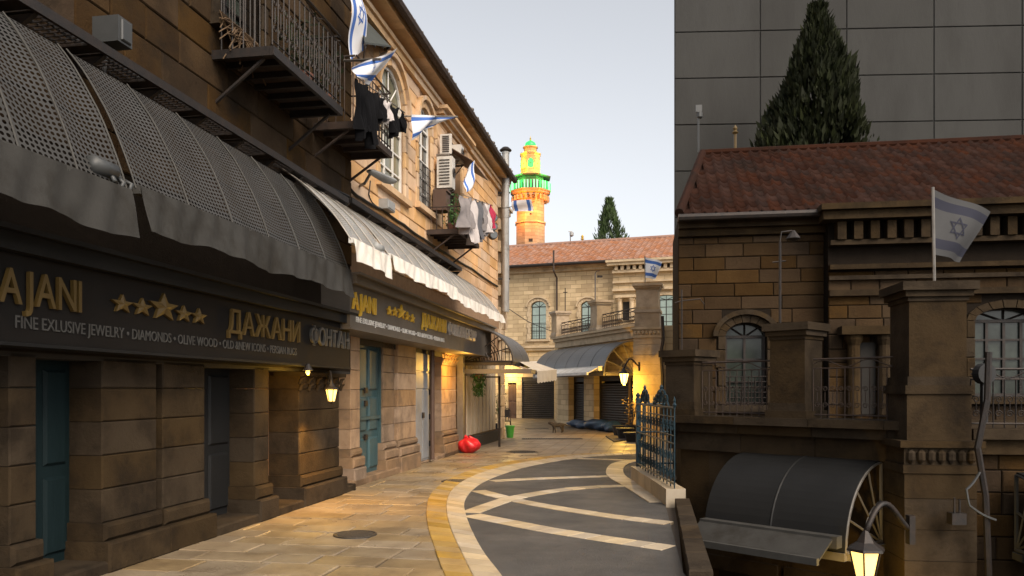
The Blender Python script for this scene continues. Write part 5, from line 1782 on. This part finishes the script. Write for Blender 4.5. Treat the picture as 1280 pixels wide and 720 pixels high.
# blue bundles, pots, pole by the shops
def bundle(label, c, half, ang, m, seed, group):
    rg = random.Random(seed)
    ph = [rg.uniform(0, 6) for _ in range(4)]
    T = frame(c[0], c[1], ang)
    def S(u, w):
        a = 2 * math.pi * w
        e = math.sin(math.pi * (0.02 + 0.96 * u)) ** 0.45
        r = 1 + 0.16 * math.sin(7 * u + 2 * a + ph[0]) + 0.10 * math.sin(17 * u + ph[1] + a) + 0.08 * math.sin(5 * a + 11 * u + ph[2])
        return ((u * 2 - 1) * half[0], math.cos(a) * half[1] * e * r, max(0.0, half[2] * (1 + math.sin(a) * e * r)))
    return solo('tarpaulin_bundle', MB(T).grid(S, 34, 20), m, label, 'tarpaulin', group, True)
ta = math.atan2(29.1 - 37.2, 4.95 - 2.15)
for lbl, a, v, hl, hw, hh, sd in (('long dark blue tarpaulin bundle against the far shutter', 3.3, -0.42, 1.1, 0.26, 0.17, 1), ('thick blue tarpaulin bundle in front of the near shutter', 5.2, -0.45, 1.15, 0.30, 0.22, 2), ('short blue bundle lying next to the black tubs', 6.7, -0.55, 0.6, 0.30, 0.2, 3)):
    x, y, _ = Tc(a, v, 0)
    bundle(lbl, (x, y), (hl, hw, hh), ta, 'blue_tarp', sd, 'blue bundles by the shutters')
for lbl, px, r, h in (('wide black tub beside the blue bundles', (781, 549), 0.28, 0.32), ('low black tub standing against the iron fence', (792, 552), 0.30, 0.24), ('small dark tub behind the wide black tub', (773, 544), 0.22, 0.3)):
    pot('tub', lbl, px, r, h, 'black', 'tub')
potted('dry reddish plant in a tub below the lantern', (*gp(790, 545), 0), 0.22, 1.0, 'black', 'dry_twig', 130, 51, 0.32)
x, y = gp(786, 541)
solo('leaning_pole', MB().tube([(x, y, 0), (x + 0.06, y + 0.15, 2.1)], 0.05, 6).box(x, x + 0.14, y + 0.1, y + 0.2, 2.08, 2.14), 'rust_iron', 'rusty pole leaning on the lit wall below the lantern', 'pole')
# flattened cardboard-like mat on the paving
mb = MB()
P = [gp(*p) for p in ((757, 546), (768, 553), (784, 550), (778, 545.5))]
mb.slab(P, 0.0, 0.035, 0.01)
solo('doormat', mb, 'rust_iron', 'flat brown mat lying on the paving beside the tubs', 'mat')

# cat
x, y = gp(697.5, 541.5)
me = bpy.data.meshes.new('cat')
V = [(0, 0, 0.27), (-0.13, 0, 0.275), (0.13, 0, 0.27), (0.20, 0, 0.30), (0.27, 0, 0.335), (0.33, 0, 0.32),
     (-0.15, 0.045, 0.17), (-0.17, 0.05, 0.08), (-0.15, 0.05, 0.015), (-0.10, -0.045, 0.17), (-0.13, -0.05, 0.08), (-0.10, -0.05, 0.015),
     (0.14, 0.045, 0.17), (0.16, 0.05, 0.015), (0.10, -0.045, 0.17), (0.08, -0.05, 0.015), (-0.22, 0, 0.29), (-0.32, 0, 0.24), (-0.40, 0.02, 0.26), (0.26, 0.035, 0.385), (0.26, -0.035, 0.385)]
Eg = [(0, 1), (0, 2), (2, 3), (3, 4), (4, 5), (1, 6), (6, 7), (7, 8), (1, 9), (9, 10), (10, 11), (2, 12), (12, 13), (2, 14), (14, 15), (1, 16), (16, 17), (17, 18), (4, 19), (4, 20)]
rad = [.075, .075, .07, .045, .052, .025, .04, .02, .018, .04, .02, .018, .028, .018, .028, .018, .025, .018, .014, .014, .014]
me.from_pydata([(x + p[0] * -1.15, y + p[1] * 1.15, p[2] * 1.15) for p in V], Eg, [])
me.materials.append(MAT['fur'])
cat = link('cat', me, None)
md = cat.modifiers.new('skin', 'SKIN')
for i, r in enumerate(rad):
    me.skin_vertices[0].data[i].radius = (r * 1.15, r * 1.15)
me.skin_vertices[0].data[0].use_root = True
cat.modifiers.new('sub', 'SUBSURF').levels = 1
tag(cat, 'small brown cat walking across the paving near the drain grate', 'cat')

# ================================================================ MINARET, CYPRESS
mx, my = at(663, 300, 90)[:2]
mz = lambda y: 1.6 + (488 - y) * 0.09
mn = thing('minaret', 'tall stone minaret floodlit orange with a glowing green balcony', 'minaret', (mx, my, 0))
o8 = math.pi / 8
obj('shaft', MB().lathe(mx, my, [(1.72, 0), (1.72, mz(281)), ], 8, rot=o8), 'minaret_stone', mn)
obj('string_course', MB().lathe(mx, my, [(1.72, mz(281) + .002), (1.84, mz(281) + .002), (1.84, mz(279)), (1.6, mz(279))], 8, rot=o8), 'minaret_stone', mn)
obj('upper_shaft', MB().lathe(mx, my, [(1.66, mz(279)), (1.66, mz(250))], 8, rot=o8), 'minaret_stone', mn)
obj('corbel', MB().lathe(mx, my, [(1.66, mz(251)), (1.8, mz(249)), (2.0, mz(247.5)), (2.0, mz(246)), (2.25, mz(244)), (2.25, mz(242.5)), (2.4, mz(241.5)), (2.4, mz(240.5))], 8, rot=o8), 'minaret_stone', mn)
for k in range(24):
    a = 2 * math.pi * k / 24
    obj('bracket', MB(frame(mx, my, a)).box(1.7, 2.15, -0.08, 0.08, mz(252.5), mz(247)), 'minaret_stone', mn)
for k in range(40):
    a = 2 * math.pi * k / 40
    obj('green_tube', MB(frame(mx, my, a)).box(2.22, 2.30, -0.07, 0.07, mz(240), mz(230.5)), 'pale_neon' if k % 3 else 'green_neon', mn)
obj('balustrade', MB().lathe(mx, my, [(2.05, mz(240.4)), (2.05, mz(230))], 8, rot=o8), 'minaret_metal', mn)
obj('balcony_canopy', MB().lathe(mx, my, [(2.35, mz(224)), (2.42, mz(223)), (1.3, mz(219)), (1.2, mz(219))], 8, rot=o8), 'minaret_metal', mn)
obj('balcony_room', MB().lathe(mx, my, [(1.55, mz(230)), (1.55, mz(222))], 8, rot=o8), 'minaret_stone', mn)
obj('drum', MB().lathe(mx, my, [(1.22, mz(219.5)), (1.22, mz(218)), (1.15, mz(217)), (1.15, mz(195)), (1.25, mz(194.5)), (1.25, mz(193)), (0.8, mz(192))], 8, rot=o8), 'minaret_stone', mn)
for k in range(8):
    a = math.pi / 4 * k + math.pi / 2
    T = frame(mx, my, a - math.pi / 2)
    P = [(-0.32, mz(212)), (0.32, mz(212)), (0.32, mz(205)), (0.22, mz(202)), (0, mz(200.5)), (-0.22, mz(202)), (-0.32, mz(205))]
    w = obj('window', MB(T).prism(P, -1.10, -1.06), 'lime_neon' if k % 2 else 'green_neon', mn)
    obj('window_frame', MB(T).prism([(-0.05, mz(207.5)), (0.05, mz(207.5)), (0.05, mz(206)), (-0.05, mz(206))], -1.12, -1.102), 'iron', w)
obj('neck', MB().lathe(mx, my, [(0.72, mz(192)), (0.72, mz(186)), (0.85, mz(185.5)), (0.85, mz(184)), (0.6, mz(184))], 12), 'minaret_stone', mn)
obj('dome', MB().lathe(mx, my, [(0.62, mz(184)), (0.64, mz(182)), (0.55, mz(179)), (0.3, mz(177)), (0.08, mz(176))], 16), 'green_neon', mn, True)
obj('finial', MB().lathe(mx, my, [(0.06, mz(176.2)), (0.12, mz(175)), (0.05, mz(174)), (0.1, mz(173)), (0.03, mz(172)), (0.02, mz(170))], 10), 'gold_paint', mn)
obj('small_opening', MB().box(mx - 0.22, mx + 0.22, my - 1.62, my - 1.58, mz(305), mz(301.5)).box(mx - 0.1, mx + 0.1, my - 1.56, my - 1.52, mz(272), mz(270)), 'void', mn)
OR, YE, GR = (1.0, 0.26, 0.01), (1.0, 0.46, 0.02), (0.08, 1.0, 0.18)
for dx in (-1.5, 1.5):
    lamp('flood_bulb', (mx + dx, my - 2.6, mz(275)), 380, OR, 0.1, mn)
    lamp('flood_bulb', (mx + dx, my - 2.9, mz(254)), 300, OR, 0.1, mn)
    lamp('flood_bulb', (mx + dx * 0.8, my - 1.75, mz(215)), 240, YE, 0.1, mn)
    lamp('flood_bulb', (mx + dx * 0.6, my - 1.2, mz(193.2)), 90, YE, 0.1, mn)
    lamp('flood_bulb', (mx + dx * 1.1, my - 1.9, mz(228)), 70, GR, 0.1, mn)

cypress('dark green cypress rising behind the red tiled ridge', (at(761, 300, 70)[0], 70, 0), at(761, 250, 70)[2], 1.28, 'leaf', 16000, 4, top=0.2)

# ================================================================ BLUE IRON FENCE
FX = lambda y: 2.25 + (11.2 - y) * 0.004
fn = thing('iron_fence', 'dark blue wrought iron fence with scrolls on a low stone base', 'fence', (2.25, 14.3, 0))
yy = 11.05
while yy < 14.3:
    e = min(14.35, yy + 0.62)
    obj('base_stone', MB().box(2.13, 2.40, yy + 0.004, e - 0.004, -0.02, 0.24 + random.uniform(-.004, .004)), 'band_cream', fn)
    yy = e
fr = MB()
for z, r in ((0.30, 0.014), (0.86, 0.013), (0.97, 0.010), (1.36, 0.018), (1.23, 0.010)):
    fr.tube([(FX(11.08), 11.08, z), (FX(14.28), 14.28, z)], r, 6)
obj('rails', fr, 'fence_blue', fn)
FT = frame(2.25, 11.08, math.pi / 2)
n = 12
for k in range(n + 1):
    a = 3.2 * k / n
    b = MB(FT)
    b.tube([(a, 0, 0.24), (a, 0, 1.36)], 0.010, 5)
    if k % 3 == 0:
        b.lathe(a, 0, [(0.014, 1.36), (0.03, 1.40), (0.012, 1.43), (0.02, 1.46), (0.002, 1.52)], 6)
    obj('bar', b, 'fence_blue', fn)
    if k < n:
        m = a + 1.6 / n
        for z, r, sg in ((0.42, 0.085, 1), (0.66, 0.085, -1), (1.10, 0.09, 1)):
            sc_ = MB(FT)
            scroll(sc_, (m, 0, z), r, sg, (1, 0, 0), (0, 0, 1), 0.007)
            obj('scroll', sc_, 'fence_blue', fn)
for yc, w in ((12.05, 0.75), (13.55, 0.6)):
    cr = MB(FT)
    a = yc - 11.08
    for sg in (-1, 1):
        scroll(cr, (a + sg * w * 0.22, 0, 1.49), 0.13, sg, (1, 0, 0), (0, 0, 1), 0.018)
        scroll(cr, (a + sg * w * 0.52, 0, 1.46), 0.09, -sg, (1, 0, 0), (0, 0, 1), 0.016)
        cr.tube([(a + sg * w * 0.75, 0, 1.37), (a + sg * w * 0.5, 0, 1.50), (a + sg * w * 0.2, 0, 1.58), (a, 0, 1.60)], 0.014, 5)
    cr.lathe(a, 0, [(0.02, 1.52), (0.05, 1.57), (0.02, 1.62), (0.03, 1.65), (0.003, 1.70)], 8)
    obj('cresting', cr, 'fence_blue', fn)
for a in (3.2,):
    obj('post', MB(FT).box(a - 0.035, a + 0.035, -0.035, 0.035, 0.24, 1.42).lathe(a, 0, [(0.05, 1.42), (0.05, 1.45), (0.03, 1.47), (0.045, 1.52), (0.0, 1.57)], 8), 'fence_blue', fn)
f2 = MB()
for k in range(1, 7):
    f2.tube([(2.25 + 0.11 * k, 14.29 + 0.0 * k, 0.2), (2.25 + 0.11 * k, 14.29, 1.36)], 0.013, 5)
for z in (0.3, 0.86, 1.36):
    f2.tube([(2.25, 14.29, z), (2.95, 14.29, z)], 0.016, 5)
obj('return_panel', f2, 'fence_blue', fn)
# low kerb along the lower court's edge
kb = thing('stone_kerb', 'low stone kerb in dimmed colour along the edge of the lower court by the fence', 'kerb', (1.6, 8, 0))
for k in range(6):
    p = Vector((1.46, 6.6)).lerp(Vector((2.24, 11.0)), k / 6)
    q = Vector((1.46, 6.6)).lerp(Vector((2.24, 11.0)), (k + 1) / 6 - 0.004)
    obj('kerb_stone', MB().slab([(p.x, p.y), (p.x + 0.2, p.y), (q.x + 0.2, q.y), (q.x, q.y)], -0.02, 0.12, 0.015), 'dimmed_trim', kb)  # kerb colour lowered to match the dimmed side

# ================================================================ FLAGS
WF, DF = ['white_flag', 'blue_flag'], ['dim_flag', 'dim_blue_flag']
FG = 'blue and white flags'
flag('blue and white flag hanging long at the top beside the dark window awning', (at(438.6, 78, 11.6), at(438.6, -30, 11.5), at(455, -35, 12.2), at(457, 60, 12.3)), WF, FG, 0.05, 1.3)
flag('blue and white flag billowing over the black laundry', (at(440, 84, 10.3), at(501, 60, 10.9), at(464, 106, 10.9), at(446, 96, 10.4)), WF, FG, 0.05, 1.2, pole=(at(430, 76, 10.9), at(476, 74, 10.5)))
flag('blue and white flag draped over a pole beside the tall arched window', (at(517, 143, 15.8), at(568, 146, 16.6), at(545, 154, 16.6), at(514, 176, 15.9)), WF, FG, 0.08, 1.6, pole=(LEFT(sx(503), 0, zz(503, 145)), at(572, 146, 16.4)), phase=1)
flag('small blue and white flag hanging next to the big air conditioner', (at(582, 216, 17.8), at(581, 240, 17.8), at(590, 238, 18.2), at(593, 200, 18.2)), WF, FG, 0.05, 1.0, star=False, phase=2)
flag('blue and white flag spread on the wire in front of the minaret', (at(640, 251, 24.8), at(640, 263.5, 24.8), at(667, 264, 24.4), at(664, 249, 24.4)), WF, FG, 0.03, 0.8, star=False)
flag('blue and white flag with star flying above the lantern pier', (at(806, 321, 29), at(829, 327, 29.3), at(820, 349, 29.3), at(806.5, 347, 29)), WF, FG, 0.05, 1.2, pole=(at(806.5, 363, 29), at(806, 320, 29)))

# ================================================================ RIGHT BUILDING, colours dimmed throughout, standing in the lower court
RA = math.atan2(-0.9, 5.62)
RB = frame(2.95, 14.2, RA)
def ru(x, v=0.0):
    k = (x - 640) / 1000
    ca, sa = math.cos(RA), math.sin(RA)
    ox, oy = 2.95 - sa * v, 14.2 + ca * v
    return (k * oy - ox) / (ca - k * sa)
rb = thing('dimmed_tiled_building', 'stone building with tiled roof in dimmed colours in front of the grey sky screen', 'building', RB(0, 0, PIT))
v1 = ((ru(905) + ru(960)) / 2, 0.70, 1.35, 2.55, 0.24)
UR = ru(1030)
v2 = ((ru(1212) + ru(1290)) / 2, 1.05, 1.5, 2.75, 0.2)
EV = 4.55
wall(RB, rb, 'dimmed_mortar', 0, UR, PIT, EV + 0.1, [hole(*v1)], back=2.4)
wall(RB, rb, 'dimmed_mortar', UR, 9, PIT, EV, [hole(*v2)], v0=-0.3, back=2.7, name='bay_wall')
blocks(RB, rb, 'dimmed_stone', 0.0, UR, 1.1, EV - 0.25, [hole(*v1, m=0.15)], 0.245, (0.4, 0.75), limit=150)
blocks(RB, rb, 'dimmed_stone', UR, 7.5, 1.1, 3.6, [hole(*v2, m=0.15)], 0.245, (0.4, 0.75), v0=-0.3, limit=148)
arch_window(RB, rb, *v1, 'dimmed_trim', 'iron', 'dim_glass', nx=2, nz=3, ring=0.13, grille=(0.11, 0.4))
arch_window(RB, rb, *v2, 'dimmed_trim', 'iron', 'dim_glass', v0=-0.3, nx=4, nz=4, ring=0.13, hood=False)
obj('eaves_cornice', MB(RB).box(0, UR, -0.12, 0, EV - 0.24, EV - 0.12).box(0, UR, -0.22, 0, EV - 0.117, EV), 'dimmed_trim', rb)
obj('entablature', MB(RB).box(UR, 9, -0.42, -0.302, 3.18, 3.28).box(UR, 9, -0.40, -0.302, 3.45, 3.52).box(UR, 9, -0.46, -0.302, 3.62, 3.7).box(UR, 9, -0.50, -0.302, 4.02, 4.1).box(UR - 0.15, 9, -0.66, -0.302, 4.42, 4.56).box(UR - 0.2, 9, -0.76, 0.1, 4.563, 4.66), 'dimmed_trim', rb)
k = UR + 0.1
while k < 8:
    obj('dentil', MB(RB).box(k, k + 0.14, -0.54, -0.31, 4.105, 4.40), 'dimmed_trim', rb)
    k += 0.26
for c in (UR + 0.38, UR + 0.86):
    obj('colonnette', MB(RB).lathe(c, -0.42, [(0.13, 1.2), (0.11, 1.3), (0.10, 2.35), (0.15, 2.45), (0.15, 2.52)], 12), 'dimmed_trim', rb)
obj('niche', MB(RB).box(UR + 0.5, UR + 0.74, -0.36, -0.33, 1.2, 2.4), 'void', rb)
obj('niche_lintel', MB(RB).box(UR + 0.15, UR + 1.1, -0.62, -0.302, 2.523, 2.66), 'dimmed_trim', rb)
mb = MB(RB)
mb.face([(0.0, -0.34, EV + 0.06), (9.3, -0.34, EV + 0.06), (9.3, 2.6, 6.5), (0.62, 2.6, 6.5)])
mb.face([(0.0, -0.34, EV + 0.06), (0.62, 2.6, 6.5), (0.5, 2.6, EV + 0.06)])
mb.face([(0.0, -0.34, EV + 0.05), (9.3, -0.34, EV + 0.05), (9.3, 2.6, EV + 0.05), (0.5, 2.6, EV + 0.05)][::-1])
mb.face([(0.62, 2.6, 6.5), (9.3, 2.6, 6.5), (9.3, 2.6, EV), (0.5, 2.6, EV)])
ro = obj('roof', mb, 'dimmed_roof', rb)
tiles(RB, ro, 'dimmed_roof', 0.0, 9.3, -0.36, EV + 0.08, 2.6, 6.53, 0.19, 13, hip=0.6)
obj('ridge', MB(RB).tube([(0.62, 2.6, 6.53), (9.3, 2.6, 6.53)], 0.09, 8), 'dimmed_roof', ro)
obj('hip', MB(RB).tube([(0.0, -0.36, EV + 0.12), (0.62, 2.6, 6.55)], 0.08, 8), 'dimmed_roof', ro)
obj('gutter', MB(RB).tube([(-0.02, -0.40, EV + 0.03), (UR - 0.06, -0.40, EV + 0.03)], 0.065, 8), 'iron', rb)

PR = dict(wall='dimmed_trim', trim='dimmed_trim', pier='dimmed_trim', rail='rust_iron', step=0.105, thick=0.008, front=-0.12)
Tr, Lr, tr, Fr = terrace('dimmed stone terrace with wrought iron balustrade above a dimmed barrel awning', (2.56, 12.15), (4.98, 9.6), PIT, 1.14, 0.78, PR, 0.62, (2.2, 2.5, 2.86), 0.52,
                         [(0.5, 1.5, -1.0), (1.8, 3.0, -1.0)], [(12, 8.9), (12, 13.0), (2.9, 14.1)], None)
barrel(Tr, 'barrel_awning', 'dimmed quarter-barrel awning with lamplit fanlight below the dimmed terrace', 1.12, Lr - 0.52, -0.05, -1.05, -0.28, 0.70, 'dimmed_sheet', 'steel', Tr(0, 0, -0.28), ends=(1.12, Lr - 0.52), group='barrel awnings')
t = thing('folding_awning', 'dimmed folding awning box and arm on the dimmed barrel awning', 'awning', Tr(1, -1.1, -0.2))
obj('cassette', MB(Tr).box(1.14, Lr - 0.55, -1.22, -1.08, -0.22, -0.08), 'dimmed_metal_bar', t)
obj('cloth', MB(Tr).prism([(-1.22, -0.14), (-1.55, -0.32), (-1.55, -0.30), (-1.22, -0.11)], 1.14, Lr - 0.6, 'bc'), 'dimmed_canvas', t)
obj('front_bar', MB(Tr).box(1.14, Lr - 0.6, -1.61, -1.552, -0.36, -0.28), 'dimmed_metal_bar', t)
lantern('wall_lantern', 'lit lantern on a curved bracket below the dark terrace corner pier', 'wall lanterns', at(1138, 662, 9.0), at(1082, 648, 8.75), 0.46, 'lamp_glass_dim', 26, (1.0, 0.62, 0.10))
barrel(frame(5.85, 9.3, PR['front']), 'barrel_awning', 'dimmed barrel awning beginning right of the dimmed corner pier', 0.0, 3.5, -0.03, -0.85, -0.25, 0.62, 'dimmed_sheet', 'dimmed_metal_bar', (5.9, 9.2, -0.2), ends=(0.0,), group='barrel awnings')
solo('downpipe', MB().tube([at(1236, 440, 8.95), at(1234, 500, 8.95), at(1222, 560, 8.95), at(1232, 620, 8.95), at(1236, 720, 8.95), at(1236, 1000, 8.95)], 0.035, 6), 'iron', 'black downpipe bending down the dark wall beside the corner pier', 'downpipe')
cable('looping grey cable on the dark wall right of the corner pier', [at(1225, 590, 8.9), at(1208, 612, 8.9), at(1212, 632, 8.9), at(1245, 650, 8.9)], 0.014, 'dim_box')
t = thing('meter_box', 'small dark meter box on the corner pier below the terrace', 'meter box', at(1195, 655, 8.95))
x, y, z = at(1195, 655, 9.02)
obj('case', MB().box(x - 0.08, x + 0.08, y - 0.07, y + 0.05, z, z + 0.13), 'iron', t)
obj('pins', MB().tube([(x - 0.03, y - 0.02, z + 0.13), (x - 0.03, y - 0.02, z + 0.3)], 0.012, 5).tube([(x + 0.03, y - 0.02, z + 0.13), (x + 0.03, y - 0.02, z + 0.28)], 0.012, 5), 'iron', t)
t, q = mast('thin iron mast with a small street lamp rising from the dark middle pier', 975, 10.8, 408, 302, 0.018, 'mast', m='iron')
obj('lamp_arm', MB().tube([tuple(q), (q.x + 0.02, q.y, q.z + 0.13), (q.x + 0.16, q.y, q.z + 0.15)], 0.010, 5), 'iron', t)
obj('crossbar', MB().tube([(q.x - 0.1, q.y, q.z - 0.28), (q.x + 0.08, q.y, q.z - 0.26)], 0.010, 5), 'iron', t)
obj('lamp_head', MB().lathe(q.x + 0.18, q.y, [(0.02, q.z + 0.15), (0.1, q.z + 0.04), (0.02, q.z)], 8), 'iron', t)
t, q = mast('thin iron hook mast rising from the dark far pier', 852, 12.05, 448, 362, 0.014, 'mast', m='iron')
obj('hook', MB().tube([tuple(q - Vector((0.1, 0, 0.2))), tuple(q - Vector((0, 0, 0.17))), tuple(q + Vector((0.28, 0, -0.14))), tuple(q + Vector((0.34, 0, -0.22)))], 0.010, 5), 'iron', t)
flag('dimmed blue and white flag with star flying above the dimmed corner pier', (at(1166, 236, 9.5), at(1241, 264, 9.7), at(1204, 327, 9.7), at(1167, 318, 9.5)), DF, FG, 0.04, 1.1, pole=(at(1168, 362, 9.5), at(1166, 234, 9.5)))
t = thing('window_fan', 'black fan unit on the balcony right of the dark corner pier', 'fan', at(1228, 470, 9.3))
x, y, z = at(1230, 480, 9.3)
obj('drum', MB(frame(x, y, 0.2, z)).prism([(0.12 * math.cos(a * math.pi / 8), 0.12 + 0.12 * math.sin(a * math.pi / 8)) for a in range(16)], -0.05, 0.05), 'black', t)
obj('foot', MB().box(x - 0.03, x + 0.03, y - 0.03, y + 0.03, 1.23, z + 0.02), 'black', t)
railing(Fr, tr, 0.45, 3.2, -0.1, 1.16, 1.85, 'iron', 0.12, 0.009)
obj('front_ledge', MB(Fr).box(0.42, 7.2, -0.25, 0.3, 1.03, 1.15).box(0.42, 7.2, -0.15, -0.0, 0.85, 1.027), 'dimmed_trim', tr)
obj('front_wall', MB(Fr).box(0.42, 7.2, -0.02, 0.3, PIT, 1.026), 'dimmed_mortar', tr)
blocks(Fr, tr, 'dimmed_stone', 0.42, 4.0, -1.2, 0.84, (), 0.26, (0.4, 0.75), v0=-0.02, limit=60)

# tall screen added behind the roof; its grey stands for dimmed sky
gw = thing('dim_sky_screen', 'tall grey screen added for the dimmed sky behind the dimmed tiled roof', 'building', (10, 22, 0))
obj('screen_slab', MB().prism([(4.42, 21.8), (24, 20.9), (24, 24.5), (4.98, 24.5)], -0.02, 12.6, 'ab'), 'dimmed_sky_grey', gw)
ga = math.atan2(20.9 - 21.8, 24 - 4.42)
GWT = frame(4.42, 21.8, ga)
for r in range(10):
    for c in range(6):
        a0_, z0_ = c * 2.3 + 0.004, r * 1.26
        obj('screen_panel', MB(GWT).block(a0_ + 0.012, a0_ + 2.288, -0.03 - random.uniform(0, 0.006), -0.001, z0_ + 0.012, z0_ + 1.248, 0.012), 'dimmed_sky_grey', gw)  # joints dress the added sky screen as cladding
cypress('large cypress in dimmed green between the dimmed tiled roof and the grey sky screen', (at(1022, 180, 19.2)[0], 19.2, 0), at(1022, 12, 19.2)[2], 1.12, 'dim_leaf', 42000, 8, top=0.32)
t, q = mast('grey camera mast behind the dimmed tiled roof next to the cypress', 873, 18.5, 190, 140, 0.022, m='dim_box')
obj('camera_head', MB().lathe(q.x + 0.03, q.y, [(0.02, q.z - 0.16), (0.07, q.z - 0.12), (0.07, q.z - 0.02), (0.03, q.z)], 10).box(q.x - 0.06, q.x + 0.08, q.y - 0.02, q.y + 0.02, q.z, q.z + 0.16), 'dim_box', t)
t, q = mast('short dimmed gold finial on the dimmed tiled ridge', 919, 17.2, 190, 168, 0.03, 'finial', m='dimmed_gold')
obj('tip', MB().lathe(q.x, q.y, [(0.03, q.z), (0.07, q.z + 0.04), (0.03, q.z + 0.08), (0.05, q.z + 0.13), (0.01, q.z + 0.2)], 10), 'dimmed_gold', t)
